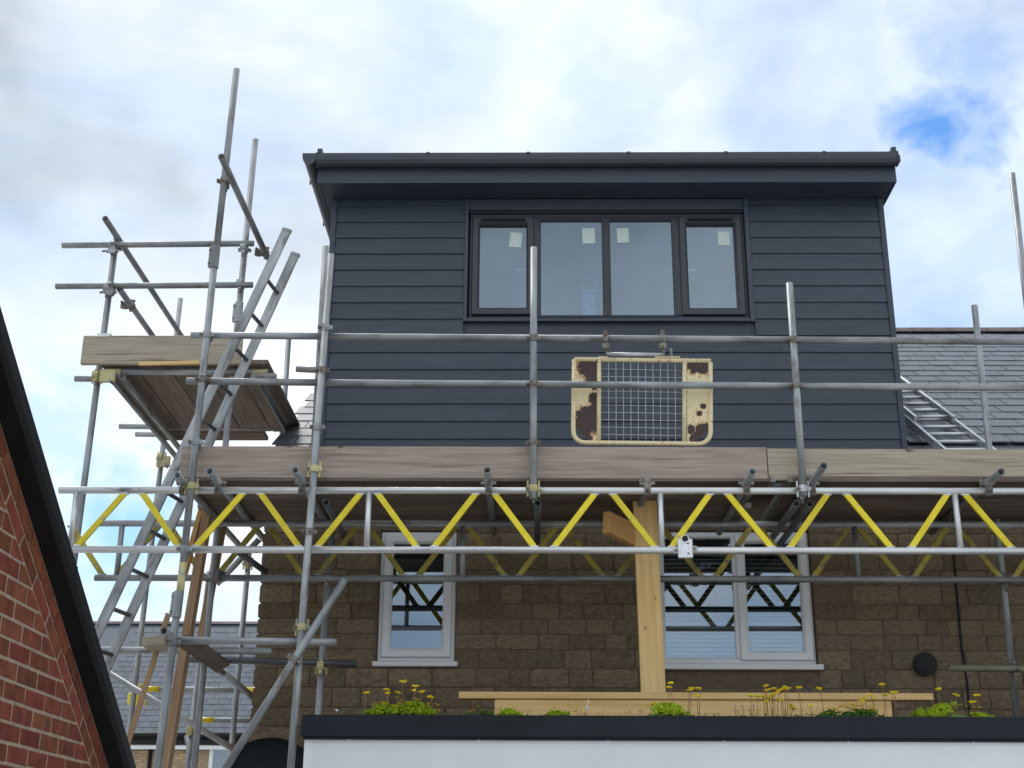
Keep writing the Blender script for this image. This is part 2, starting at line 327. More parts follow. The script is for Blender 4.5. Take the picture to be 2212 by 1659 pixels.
def tube(label, a, b, couplers=(), mat='galv', group='scaffold tubes', name='scaffold_tube', sleeves=(), r=.02415, bands=()):
    """A scaffold tube from a to b. couplers: (world point, kind, direction towards the other tube)."""
    a, b = Vector(a), Vector(b); d = b - a; Rm = frame_rot(d)
    o = place(name, tube_mesh('tube', d.length, mat, r), a, None, Rm)
    tag(o, label, 'scaffold tube', group)
    inv = Rm.transposed()
    for (p, kind, to) in couplers:
        t = (Vector(p) - a).dot(d.normalized())
        l = inv @ Vector(to); ang = math.atan2(l.y, l.x) - math.pi / 2
        for nm, me, par in (('coupler', CM[kind], o),):
            c = bpy.data.objects.new(nm, me); col.objects.link(c); c.parent = o; c.location = (0, 0, t); c.rotation_euler = (0, 0, ang)
            
            for bl_, br_ in (((-.040, 0, 0), (-math.pi / 2, 0, 0)), ((0, .055, -.054), (0, 0, 0))):
                bo = bpy.data.objects.new('bolt', BOLT); col.objects.link(bo); bo.parent = c; bo.location = bl_; bo.rotation_euler = br_
    for p in sleeves:
        t = (Vector(p) - a).dot(d.normalized())
        c = bpy.data.objects.new('sleeve_coupler', SLEEVE); col.objects.link(c); c.parent = o; c.location = (0, 0, t); c.rotation_euler = (0, 0, random.uniform(-.4, .4))
    for (p, q, bmname) in bands:
        t0 = (Vector(p) - a).dot(d.normalized()); t1 = (Vector(q) - a).dot(d.normalized())
        c = bpy.data.objects.new('paint_band', tube_mesh('paint_band', abs(t1 - t0), bmname, r + .0012, .001)); col.objects.link(c); c.parent = o; c.location = (0, 0, min(t0, t1))
    return o
YB, ZB = Vector((0, 1, 0)), Vector((0, 0, 1))
def ground_foot(p_top, p_low, z=0.0):
    d = p_low - p_top; return p_top + d * ((z - p_top.z) / d.z)

# ------------------------------------------------------------------ ground
g = place('ground', mesh('ground', [(-600, -600, 0), (600, -600, 0), (600, 900, 0), (-600, 900, 0)], [(0, 1, 2, 3)], 'paving'), (0, 0, 0))
g['kind'] = 'structure'

# ================================================================== the stone house
WY = 10.10                                      # front wall plane
XL, XR = -2.06, 9.0
SLOPE = .625
def roof_z(y): return 4.974 + SLOPE * (y - 10.633)
_d = ray(2050, 716); _t = (4.974 - SLOPE * 10.633 - 1.6) / (_d.z - SLOPE * _d.y)
RIDGE_Y = _d.y * _t; RIDGE_Z = roof_z(RIDGE_Y)
house = root('stone_house', (2.0, WY, 0), 'stone house of brown walling blocks with white windows and slate roof behind the scaffold', 'house')
# window openings (outer frame) in the wall plane
def rect(u0, u1, v0, v1, y):
    a, b = P(u0, v1, y), P(u1, v1, y); c = P((u0 + u1) / 2, v0, y); d = P((u0 + u1) / 2, v1, y)
    m_ = P((u0 + u1) / 2, (v0 + v1) / 2, y)
    s0, s1 = P(u0, (v0 + v1) / 2, y).x, P(u1, (v0 + v1) / 2, y).x
    return s0, s1, d.z, c.z
WA = rect(817, 986, 1145, 1430, WY); WB = rect(1421, 1757, 1145, 1436, WY)
OPEN = [WA, WB]
TOPZ = roof_z(9.95) - .12
wall = place('wall', mesh('wall', [], [], 'mortar'), (XL, WY, 0), house)
bm = bmesh.new()
def wb(x0, x1, z0, z1, y0=WY, y1=WY + .3): box_bm(bm, (x0 - XL, y0 - WY, z0), (x1 - XL, y1 - WY, z1))
xs = [XL, WA[0], WA[1], WB[0], WB[1], XR]
WYM = WY - .0005
wb(XL, WA[0], 0, TOPZ, WYM); wb(WA[1], WB[0], 0, TOPZ, WYM); wb(WB[1], XR, 0, TOPZ, WYM)
for o_ in OPEN: wb(o_[0], o_[1], 0, o_[2]); wb(o_[0], o_[1], o_[3], TOPZ)
# gable wall and back wall
GY1 = 2 * RIDGE_Y - WY
def gable(x0, x1):
    prof = [(WY + .3, 0), (GY1, 0), (GY1, TOPZ), (RIDGE_Y, RIDGE_Z - .12), (WY + .3, roof_z(WY + .3) - .12)]
    vs_ = [bm.verts.new((x - XL, y - WY, z)) for x in (x0, x1) for (y, z) in prof]; n = len(prof)
    bm.faces.new(vs_[:n]); bm.faces.new(vs_[n:][::-1])
    for k in range(n): bm.faces.new((vs_[k], vs_[n + k], vs_[n + (k + 1) % n], vs_[(k + 1) % n]))
gable(XL, XL + .3); gable(XR - .3, XR)
bmesh.ops.recalc_face_normals(bm, faces=bm.faces)
bm.to_mesh(wall.data); bm.free()
# stones
def stone_variant(k, dep=.015):
    rs = random.Random(40 + k); nx, nz = 7, 5; V = []; Fc = []
    for i in range(nx):
        for j in range(nz):
            x = -.5 + i / (nx - 1); z = -.5 + j / (nz - 1)
            edge = i in (0, nx - 1) or j in (0, nz - 1)
            if edge:
                corner = i in (0, nx - 1) and j in (0, nz - 1)
                y = -dep * .45
                x += rs.uniform(-.010, .010) - (math.copysign(.012, x) if corner else 0); z += rs.uniform(-.018, .018) - (math.copysign(.025, z) if corner else 0)
            else:
                y = -dep * (.85 + rs.uniform(-.3, .3)); x *= .97; z *= .95
            V.append((x, y, z))
    idx = lambda i, j: i * nz + j
    for i in range(nx - 1):
        for j in range(nz - 1): Fc.append((idx(i, j), idx(i + 1, j), idx(i + 1, j + 1), idx(i, j + 1)))
    per = [idx(i, 0) for i in range(nx)] + [idx(nx - 1, j) for j in range(1, nz)] + [idx(i, nz - 1) for i in range(nx - 2, -1, -1)] + [idx(0, j) for j in range(nz - 2, 0, -1)]
    b0 = len(V)
    for p_ in per: V.append((V[p_][0], .01, V[p_][2]))
    n = len(per)
    for k2 in range(n): j2 = (k2 + 1) % n; Fc.append((per[j2], per[k2], b0 + k2, b0 + j2))
    return mesh('stone', V, Fc, 'stone', False)
STV = [stone_variant(k) for k in range(9)]
rs = random.Random(5)
z = 1.86
while z < 4.08:
    h = rs.choice((.145, .115, .145, .10, .14)); lo, hi = z, z + h - .009
    free = [(XL - .012, 4.9)]
    for (a, b, c, d) in OPEN:
        if hi > c - .05 and lo < d + .01:
            nf = []
            for (p_, q_) in free:
                if q_ <= a or p_ >= b: nf.append((p_, q_))
                else: nf += [(p_, a - .006), (b + .006, q_)]
            free = nf
    for (p_, q_) in free:
        if z < 2.47:
            if p_ > 0: continue
            q_ = min(q_, -1.15)
        x = p_
        while x < q_ - .03:
            L = rs.uniform(.15, .36) if h > .11 else rs.uniform(.18, .42)
            if q_ - (x + L) < .12: L = q_ - x
            s = place('stone', STV[rs.randrange(9)], (x + L / 2 - .006, WY, (lo + hi) / 2), wall, None, (L - .010, rs.uniform(.7, 1.5), hi - lo))
            x += L
    z += h
# roof: two slopes as a deck, slates one by one where they show, ridge tiles
RX0, RX1 = XL - .07, XR + .1
roof = place('roof', mesh('roof', [(RX0, 9.80, roof_z(9.80) - .02), (RX1, 9.80, roof_z(9.80) - .02), (RX1, RIDGE_Y, RIDGE_Z - .02), (RX0, RIDGE_Y, RIDGE_Z - .02),
        (RX1, 2 * RIDGE_Y - 9.8, roof_z(9.8) - .02), (RX0, 2 * RIDGE_Y - 9.8, roof_z(9.8) - .02),
        (RX0, 9.80, roof_z(9.80) - .09), (RX1, 9.80, roof_z(9.80) - .09), (RX1, RIDGE_Y, RIDGE_Z - .09), (RX0, RIDGE_Y, RIDGE_Z - .09),
        (RX1, 2 * RIDGE_Y - 9.8, roof_z(9.8) - .09), (RX0, 2 * RIDGE_Y - 9.8, roof_z(9.8) - .09)],
        [(0, 1, 2, 3), (3, 2, 4, 5), (7, 6, 9, 8), (8, 9, 11, 10), (0, 3, 9, 6), (3, 5, 11, 9), (2, 1, 7, 8), (4, 2, 8, 10), (1, 0, 6, 7), (5, 4, 10, 11)], 'slate'), (0, 0, 0), None)
roof.parent = house; roof.location = -Vector(house.location)
SL = math.atan(SLOPE); EX = .272; SW = .285
def slate_mesh(name, wd, ln, mat):
    t = .013; g = .005
    V = [(-wd / 2 + g, 0, 0), (wd / 2 - g, 0, 0), (wd / 2 - g, ln, -.009), (-wd / 2 + g, ln, -.009)]
    V = V + [(x, y, zz + t) for (x, y, zz) in V]
    return mesh(name, V, BOXF, mat)
SLM = {}
def lay(parent, xa, xb, y0, y1, zf, ang, width, exposure, mat, jit=.004, seed=1):
    r_ = random.Random(seed); n = int((y1 - y0) / math.cos(ang) / exposure)
    for k in range(n):
        y = y0 + k * exposure * math.cos(ang); x = xa - (width / 2 if k % 2 else 0) + .04
        while x < xb:
            l_, r2 = max(x, xa), min(x + width, xb); wd = r2 - l_
            if wd > .03:
                key = (mat, round(wd, 3), exposure)
                if key not in SLM: SLM[key] = slate_mesh('slate', wd, exposure * 1.25, mat)
                place('slate', SLM[key], ((l_ + r2) / 2, y, zf(y) + .006 + r_.uniform(0, .003)), parent, (ang + r_.uniform(-jit, jit), r_.uniform(-jit, jit), r_.uniform(-jit, jit) * .5))
            x += width
lay(roof, RX0 - .02, -1.72, 10.30, 13.6, lambda y: roof_z(y), SL, SW, EX, 'slate', seed=3)
lay(roof, 3.06, 6.3, 10.60, RIDGE_Y - .08, lambda y: roof_z(y), SL, SW, EX, 'slate', seed=4)
def ridge_mesh(L):
    V = []; 
    pr = [(-.12, -.075), (-.06, -.01), (0, .02), (.06, -.01), (.12, -.075), (.10, -.085), (0, -.01), (-.10, -.085)]
    for x in (0, L): V += [(x, y, zz) for (y, zz) in pr]
    n = len(pr); Fc = [tuple(range(n))[::-1], tuple(range(n, 2 * n))] + [(k, (k + 1) % n, n + (k + 1) % n, n + k) for k in range(n)]
    return mesh('ridge_tile', V, Fc, 'ridge')
RT = ridge_mesh(.442)
x = RX0
while x < 7.0:
    place('ridge_tile', RT, (x, RIDGE_Y, RIDGE_Z + .035 + random.uniform(-.004, .004)), roof, (0, random.uniform(-.006, .006), 0)); x += .45
# white verge strip and eaves gutter
beam('verge_strip', (RX0 + .02, 9.82, roof_z(9.82) - .125), (RX0 + .02, RIDGE_Y, RIDGE_Z - .125), .02, .06, 'pvc', house)
pipe('gutter', (RX0, 9.80, TOPZ + .02), (RX1, 9.80, TOPZ + .02), 'black', house, r=.055)
# dark movement joint running down the wall, cable-like
jt = [P(2060, 1190, WY - .022), P(2068, 1290, WY - .022), P(2078, 1400, WY - .022), P(2090, 1480, WY - .022), P(2096, 1570, WY - .022)]
V = []; Fc = []
for k, p_ in enumerate(jt): V += [(p_.x - .007, p_.y, p_.z), (p_.x + .007, p_.y, p_.z), (p_.x + .007, p_.y + .03, p_.z), (p_.x - .007, p_.y + .03, p_.z)]
for k in range(len(jt) - 1):
    for j in range(4): Fc.append((4 * k + j, 4 * k + (j + 1) % 4, 4 * k + 4 + (j + 1) % 4, 4 * k + 4 + j))
jo = place('movement_joint', mesh('movement_joint', V, Fc, 'trim'), (0, 0, 0)); jo.parent = house; jo.location = -Vector(house.location); jo['label'] = 'dark vertical joint running down the stone wall'

def framed(parent, x0, x1, z0, z1, y, wd, dep, mat, name='frame', inset=.0):
    """A mitred window frame of four chamfered members joined in one mesh, front at y."""
    bm = bmesh.new(); o = [(x0, z0), (x1, z0), (x1, z1), (x0, z1)]; i = [(x0 + wd, z0 + wd), (x1 - wd, z0 + wd), (x1 - wd, z1 - wd), (x0 + wd, z1 - wd)]
    ch = .008; o2 = [(x0 + ch, z0 + ch), (x1 - ch, z0 + ch), (x1 - ch, z1 - ch), (x0 + ch, z1 - ch)]
    i2 = [(x0 + wd - 2 * ch, z0 + wd - 2 * ch), (x1 - wd + 2 * ch, z0 + wd - 2 * ch), (x1 - wd + 2 * ch, z1 - wd + 2 * ch), (x0 + wd - 2 * ch, z1 - wd + 2 * ch)]
    L = [[bm.verts.new((p[0], yy, p[1])) for p in q] for (q, yy) in ((o, y + dep), (o, y + ch), (o2, y), (i2, y), (i, y + 2 * ch), (i, y + dep))]
    for a in range(6):
        A, B = L[a], L[(a + 1) % 6]
        for k in range(4): j = (k + 1) % 4; bm.faces.new((A[k], A[j], B[j], B[k]))
    c = Vector(((x0 + x1) / 2, y, (z0 + z1) / 2))
    bmesh.ops.translate(bm, verts=bm.verts, vec=-c); bmesh.ops.recalc_face_normals(bm, faces=bm.faces)
    return place(name, from_bm(name, bm, mat), c, parent)
def pane(parent, x0, x1, z0, z1, y, name='pane'):
    return box(name, (x0, y, z0), (x1, y + .004, z1), 'glass', parent)
def room(name, x0, x1, z0, z1, y0, y1, mat, parent):
    bm = bmesh.new(); c = Vector(((x0 + x1) / 2, y1, (z0 + z1) / 2))
    q = [Vector(v) - c for v in ((x0, y0, z0), (x1, y0, z0), (x1, y0, z1), (x0, y0, z1), (x0, y1, z0), (x1, y1, z0), (x1, y1, z1), (x0, y1, z1))]
    vv = [bm.verts.new(v) for v in q]
    for f in ((4, 5, 6, 7), (0, 1, 5, 4), (3, 7, 6, 2), (0, 4, 7, 3), (1, 2, 6, 5)): bm.faces.new([vv[k] for k in f])
    return place(name, from_bm(name, bm, mat), c, parent)

# --- narrow window
FY = WY + .03
wa = place('window', mesh('window', [], [], 'pvc'), ((WA[0] + WA[1]) / 2, FY, WA[2]), house); wa['label'] = 'narrow white window in the stone wall'
bpy.data.objects.remove(wa); 
def window_node(label, at):
    o = bpy.data.objects.new('window', None); col.objects.link(o); o.parent = house; o.location = Vector(at) - wpos(house); o.empty_display_size = .05
    WORLD[o.as_pointer()] = Vector(at); o['label'] = label; return o
wa = window_node('narrow white window reflecting the scaffold beams', ((WA[0] + WA[1]) / 2, FY, WA[2]))
framed(wa, WA[0] + .004, WA[1] - .004, WA[2] + .004, WA[3] - .004, FY, .062, .07, 'pvc')
framed(wa, WA[0] + .036, WA[1] - .036, WA[2] + .036, WA[3] - .036, FY - .022, .068, .04, 'pvc', 'sash')
pane(wa, WA[0] + .09, WA[1] - .09, WA[2] + .09, WA[3] - .09, FY + .005)
box('sill', (WA[0] - .02, WY - .05, WA[2] - .038), (WA[1] + .02, WY + .06, WA[2]), 'pvc', wa, .006)
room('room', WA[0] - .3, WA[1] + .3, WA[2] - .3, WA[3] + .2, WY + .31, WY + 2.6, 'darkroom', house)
# --- wide window: fixed light on the left, opening sash on the right, blind inside
wb_ = window_node('wide white window with a fixed light and an opening sash', ((WB[0] + WB[1]) / 2, FY, WB[2]))
XM0 = P(1585, 1300, FY).x; XM1 = P(1608, 1300, FY).x
framed(wb_, WB[0] + .004, WB[1] - .004, WB[2] + .004, WB[3] - .004, FY, .055, .07, 'pvc')
box('mullion', (XM0, FY - .004, WB[2] + .05), (XM0 + .055, FY + .066, WB[3] - .05), 'pvc', wb_, .004)
framed(wb_, XM0 + .030, WB[1] - .022, WB[2] + .034, WB[3] - .03, FY - .024, .07, .044, 'pvc', 'sash')
pane(wb_, WB[0] + .045, XM0 + .01, WB[2] + .045, WB[3] - .045, FY + .012)
pane(wb_, XM0 + .085, WB[1] - .078, WB[2] + .09, WB[3] - .085, FY + .004)
box('sill', (WB[0] - .02, WY - .055, WB[2] - .042), (WB[1] + .03, WY + .06, WB[2]), 'pvc', wb_, .006)
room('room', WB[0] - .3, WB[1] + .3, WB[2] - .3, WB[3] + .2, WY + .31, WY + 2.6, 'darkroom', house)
bl = root('venetian_blind', ((WB[0] + WB[1]) / 2, WY + .16, WB[3]), 'white slatted blind hanging inside the wide window of the stone house', 'blind')
SLATV = [(-(WB[1] - WB[0]) / 2 + .03, -.0125, -.008), ((WB[1] - WB[0]) / 2 - .03, -.0125, -.008), ((WB[1] - WB[0]) / 2 - .03, .0125, .008), (-(WB[1] - WB[0]) / 2 + .03, .0125, .008)]
SLM_ = mesh('blind_slat', SLATV + [(x_, y_, z_ + .0015) for (x_, y_, z_) in SLATV], BOXF, 'blind')
z = WB[3] - .03; nz_ = 0
while z > WB[2] + .03:
    place('blind_slat', SLM_, ((WB[0] + WB[1]) / 2, WY + .16, z), bl, (random.uniform(-.03, .03) + (.35 if z < 3.42 else -.15), 0, 0)); z -= .033
box('head_rail', (WB[0] + .03, WY + .145, WB[3] - .03), (WB[1] - .03, WY + .175, WB[3]), 'pvc', bl)
# --- round vent
vc = P(1998, 1435, WY - .03); vr = (P(2023, 1435, WY).x - P(1973, 1435, WY).x) / 2
vt = root('wall_vent', (vc.x, WY, vc.z), 'round black vent cover on the stone wall right of the wide window', 'vent')
bm = bmesh.new(); cyl_bm(bm, (0, -.055, 0), (0, 0, 0), vr, 32); place('cover', from_bm('cover', bm, 'black'), (vc.x, WY, vc.z), vt)
bm = bmesh.new(); cyl_bm(bm, (0, -.066, 0), (0, -.05, 0), vr * .8, 28, vr * .74); place('hood', from_bm('hood', bm, 'black'), (vc.x, WY, vc.z), vt)
for k in range(-2, 3):
    hw = math.sqrt(max(.0, (vr * .72) ** 2 - (k * vr * .26) ** 2))
    box('louvre', (vc.x - hw, WY - .068, vc.z + k * vr * .26 - .003), (vc.x + hw, WY - .064, vc.z + k * vr * .26 + .003), 'black', vt)

# ================================================================== the dormer
DY = 10.45; DX0, DX1 = -1.745, 3.036
DZT = 7.13
dorm = root('dormer', ((DX0 + DX1) / 2, DY, 4.8), 'large flat roofed dormer clad in dark grey boards above the stone house', 'dormer')
DB = 14.3
core = box('core', (DX0 + .02, DY + .012, 4.72), (P(1008, 560, DY).x, DY + .10, DZT), 'clad', dorm)
WD = [P(1012, 575, DY).x, P(1615, 575, DY).x, P(1300, 690, DY).z, P(1300, 458, DY).z]
box('core', (WD[1] + .002, DY + .012, 4.72), (DX1 - .02, DY + .10, DZT), 'clad', dorm)
box('core', (P(1008, 560, DY).x + .002, DY + .012, 4.72), (WD[1], DY + .10, WD[2] - .002), 'clad', dorm)
box('core', (P(1008, 560, DY).x + .002, DY + .012, WD[3] + .002), (WD[1], DY + .10, DZT), 'clad', dorm)
for (a, b) in ((DX0, DX0 + .03), (DX1 - .03, DX1)):
    box('cheek', (a + (.0 if a < 0 else .012), DY + .104, 4.72), (b - (.012 if a < 0 else 0), RIDGE_Y - .2, DZT), 'clad', dorm)
zb = P(760, 949, DY).z; zt = P(760, 448, DY).z; pit = (zt - zb) / 14
def lap(parent, x0, x1, z0, h, y, name='cladding_board'):
    V = []
    for x in (0, x1 - x0): V += [(x, -.022, 0), (x, -.009, h + .012), (x, .002, h + .012), (x, -.004, 0)]
    return place(name, mesh(name, V, [(0, 1, 2, 3), (7, 6, 5, 4), (0, 4, 5, 1), (1, 5, 6, 2), (2, 6, 7, 3), (3, 7, 4, 0)], 'clad'), (x0, y, z0), parent)
TL0, TL1 = P(1003, 560, DY).x, P(1011, 560, DY).x
TR0, TR1 = P(1612, 560, DY).x, P(1622, 560, DY).x
joints = {3: .55, 1: .12, 0: None, 2: None, 4: .71}
for k in range(-1, 16):
    z0 = zb + k * pit; h = min(pit, DZT - z0)
    if h < .02: continue
    if z0 + pit > WD[2] - .03:
        lap(dorm, DX0 + .045, TL0 - .001, z0, h, DY); lap(dorm, TR1 + .001, DX1 - .045, z0, h, DY)
    else:
        cuts = {-1: [], 0: [P(2700, 940, DY).x - .9], 1: [P(1100, 930, DY).x, P(2650, 930, DY).x - 1.2], 2: [], 3: [P(1650, 880, DY).x], 4: [P(1300, 800, DY).x], 5: [P(1690, 820, DY).x]}.get(k, [])
        xx = [DX0 + .045] + sorted(c_ for c_ in cuts if DX0 + .3 < c_ < DX1 - .3) + [DX1 - .045]
        for a, b in zip(xx, xx[1:]): lap(dorm, a, b - .002, z0, h, DY)
box('corner_trim', (DX0 - .002, DY - .030, 4.74), (DX0 + .044, DY + .03, DZT), 'clad', dorm, .003)
box('corner_trim', (DX1 - .044, DY - .030, 4.74), (DX1 + .002, DY + .03, DZT), 'clad', dorm, .003)
ZS = P(1300, 697, DY).z
box('window_trim', (TL0, DY - .032, ZS), (TL1, DY + .01, DZT), 'clad', dorm, .003)
box('window_trim', (TR0, DY - .032, ZS), (TR1, DY + .01, DZT), 'clad', dorm, .003)
box('window_trim', (TL1 + .001, DY - .036, ZS), (TR0 - .001, DY + .01, ZS + .03), 'clad', dorm, .003)
box('head_panel', (TL1 + .001, DY - .020, P(1300, 455, DY).z), (TR0 - .001, DY + .01, DZT), 'clad', dorm, .002)
# window of four lights
wn = bpy.data.objects.new('window', None); col.objects.link(wn); wn.parent = dorm; wl = Vector(((WD[0] + WD[1]) / 2, DY + .03, WD[2])); wn.location = wl - wpos(dorm); WORLD[wn.as_pointer()] = wl
wn['label'] = 'wide dark framed window of four lights with paper stickers'
GY = DY + .045
framed(wn, WD[0] + .003, WD[1] - .003, WD[2] + .003, WD[3] - .003, GY - .02, .05, .075, 'pvc_dark')
def wx(u): return P(u, 575, GY).x
def wz(v): return P(1300, v, GY).z
lights = [(1035, 1138, 487.5, 669), (1168, 1301.5, 479, 682), (1318.5, 1453, 479, 682), (1484, 1589, 487, 670)]
for (u0, u1) in ((1143, 1168), (1301.5, 1318.5), (1453, 1476)):
    box('mullion', (wx(u0), GY - .024, WD[2] + .045), (wx(u1), GY + .05, WD[3] - .045), 'pvc_dark', wn, .004)
for k, (u0, u1, v0, v1) in enumerate(lights):
    x0, x1, z0, z1 = wx(u0), wx(u1), wz(v1), wz(v0)
    if k in (0, 3):
        framed(wn, x0 - .062, x1 + .062, z0 - .062, z1 + .062, GY - .048, .066, .05, 'pvc_dark', 'sash')
        box('trickle_vent', (x0 + .01, GY - .062, z1 + .02), (x1 - .01, GY - .049, z1 + .042), 'black', wn, .003)
    else:
        framed(wn, x0 - .03, x1 + .03, z0 - .03, z1 + .03, GY - .026, .032, .04, 'pvc_dark', 'bead')
    pane(wn, x0 - .012, x1 + .012, z0 - .012, z1 + .012, GY)
for (u0, u1, v0, v1, tilt) in ((1101, 1127, 502, 534, .09), (1258, 1285, 493, 526, -.02), (1333, 1358, 493, 524, -.03), (1551, 1576, 500, 530, 0)):
    c = P((u0 + u1) / 2, (v0 + v1) / 2, GY - .002); hw, hh = (P(u1, v0, GY).x - P(u0, v0, GY).x) / 2, (wz(v0) - wz(v1)) / 2
    place('sticker', mesh('sticker', [(-hw, -.0006, -hh), (hw, -.0006, -hh), (hw, -.0006, hh), (-hw, -.0006, hh), (-hw, 0, -hh), (hw, 0, -hh), (hw, 0, hh), (-hw, 0, hh)],
          [(0, 1, 2, 3), (7, 6, 5, 4), (0, 4, 5, 1), (1, 5, 6, 2), (2, 6, 7, 3), (3, 7, 4, 0)], 'sticker'), (c.x, GY - .001, c.z), wn, (0, tilt, 0))
# round printed mark on the first sticker
c = P(1114, 519, GY); V = []; Fc = []; n = 20
for k in range(n + 1):
    an = -2.2 + 4.6 * k / n
    for r_ in (.022, .028): V.append((math.cos(an) * r_, 0, math.sin(an) * r_ * 1.15))
for k in range(n): Fc.append((2 * k, 2 * k + 1, 2 * k + 3, 2 * k + 2))
i = len(V); V += [(-.03, 0, -.012), (.004, 0, -.012), (.004, 0, -.004), (-.03, 0, -.004)]; Fc.append((i, i + 1, i + 2, i + 3))
place('printed_mark', mesh('printed_mark', V, Fc, 'pvc'), (c.x, GY - .0028, c.z), wn)
for (u0, u1, v) in ((1116, 1138, 583), (1487, 1505, 583)):
    a, b = P(u0, v, GY + .03), P(u1, v, GY + .03); box('handle', (a.x, GY + .02, a.z - .007), (b.x, GY + .045, a.z + .007), 'pvc', wn, .003)
room('room', DX0 + .25, DX1 - .25, 5.2, DZT - .1, DY + .12, DY + 3.2, 'room', dorm)
# blue folding trolley standing inside
bt = root('blue_trolley', tuple(P(1272, 683, DY + .34)), 'blue folding trolley standing inside behind the second dormer pane', 'trolley')
def tz(v): return P(1272, v, DY + .34).z
def tx(u): return P(u, 640, DY + .34).x
ty = DY + .34
box('body', (tx(1257), ty - .02, tz(690)), (tx(1287), ty + .02, tz(636)), 'bluepaint', bt, .008)
for u in (1256, 1285): box('upright', (tx(u), ty - .012, tz(636)), (tx(u + 4), ty + .012, tz(602)), 'bluepaint', bt, .003)
box('handle', (tx(1256), ty - .012, tz(604)), (tx(1289), ty + .012, tz(600)), 'bluepaint', bt, .002)
box('crossbar', (tx(1252), ty - .022, tz(634)), (tx(1291), ty + .022, tz(629)), 'bluepaint', bt, .002)
for v in (668, 674): box('label_stripe', (tx(1269), ty - .0215, tz(v + 1.2)), (tx(1276), ty - .0202, tz(v)), 'pvc', bt)
# roof edge: fascia, soffit, gutter in front and along the left side
FYD = 10.13; FX0, FX1 = -1.835, 3.085
FZ0 = P(1300, 392, FYD).z
box('roof_deck', (FX0 + .02, FYD + .03, FZ0 + .03), (FX1 - .02, RIDGE_Y - .1, FZ0 + .20), 'gutter', dorm)
box('soffit', (FX0 + .018, FYD + .018, FZ0 - .006), (FX1 - .018, DY - .031, FZ0 + .028), 'clad', dorm)
box('side_soffit', (FX0 + .018, DY - .029, FZ0 - .006), (DX0 - .004, RIDGE_Y - .2, FZ0 + .028), 'clad', dorm)
box('side_soffit', (DX1 + .004, DY - .029, FZ0 - .006), (FX1 - .018, RIDGE_Y - .2, FZ0 + .028), 'clad', dorm)
box('fascia', (FX0, FYD, FZ0 - .01), (FX1, FYD + .017, FZ0 + .20), 'clad', dorm, .002)
box('side_fascia', (FX0, FYD + .019, FZ0 - .01), (FX0 + .017, RIDGE_Y - .2, FZ0 + .20), 'clad', dorm, .002)
box('side_fascia', (FX1 - .017, FYD + .019, FZ0 - .01), (FX1, RIDGE_Y - .2, FZ0 + .20), 'clad', dorm, .002)
def gutter_mesh(name, L):
    """deep-flow gutter running along local x, back at y = 0, bowl towards -y"""
    pr = [(0, .0)] + [(-.056 - .056 * math.cos(math.pi * t / 10), -.02 - .075 * math.sin(math.pi * t / 10)) for t in range(10, -1, -1)] + [(-.112, 0), (-.118, 0), (-.118, -.012)]
    pr = [(0, .0), (0, -.035), (-.012, -.068), (-.035, -.088), (-.062, -.092), (-.088, -.080), (-.106, -.052), (-.112, -.02), (-.112, .008), (-.106, .008), (-.106, -.018), (-.1, -.048), (-.084, -.073), (-.062, -.085), (-.037, -.081), (-.017, -.063), (-.006, -.033), (-.006, 0)]
    V = [(x, y, zz) for x in (0, L) for (y, zz) in pr]; n = len(pr)
    return mesh(name, V, [(k, (k + 1) % n, n + (k + 1) % n, n + k) for k in range(n)], 'gutter')
GZ = P(1300, 331, FYD - .11).z
gt = place('gutter', gutter_mesh('gutter', FX1 - FX0 + .0), (FX0 + .0, FYD - .001, GZ), dorm)
def stop_mesh(name):
    V = [(x, y, zz) for x in (-.006, .006) for (y, zz) in [(0, .012), (0, -.04), (-.014, -.074), (-.036, -.093), (-.062, -.097), (-.091, -.084), (-.11, -.054), (-.117, -.02), (-.117, .012)]]
    n = 9; return mesh(name, V, [tuple(range(n)), tuple(range(n, 2 * n))[::-1]] + [((k + 1) % n, k, n + k, n + (k + 1) % n) for k in range(n)], 'gutter')
STOP = stop_mesh('gutter_stop_end')
for x in (FX0 + .002, FX1 - .002): place('gutter_stop_end', STOP, (x, FYD - .002, GZ), dorm)
# upstand brackets at both ends of the front edge
box('edge_upstand', (FX0 + .004, FYD - .10, GZ + .014), (FX0 + .045, FYD + .03, GZ + .065), 'gutter', dorm, .006)
box('edge_upstand', (FX1 - .048, FYD - .10, GZ + .014), (FX1 - .004, FYD + .03, GZ + .065), 'gutter', dorm, .006)
box('corner_cap', (FX1 + .0, FYD - .09, GZ - .075), (FX1 + .028, FYD + .02, GZ + .004), 'gutter', dorm, .012)
sg = place('side_gutter', gutter_mesh('side_gutter', 3.2), (FX0 - .002, FYD + 3.1, GZ + .0), dorm, (0, 0, -math.pi / 2))
place('gutter_stop_end', STOP, (FX0 - .003, FYD - .098, GZ), dorm, (0, 0, -math.pi / 2))
for yy in (10.45, 11.25, 12.0):
    beam('gutter_bracket', (FX0 - .118, yy, GZ + .004), (FX0 - .118, yy, GZ - .06), .008, .03, 'gutter', dorm)
for xx in (-.9, -.05, .8, 1.62, 2.45): box('gutter_bracket', (xx, FYD - .119, GZ - .004), (xx + .03, FYD - .1125, GZ + .012), 'gutter', dorm)

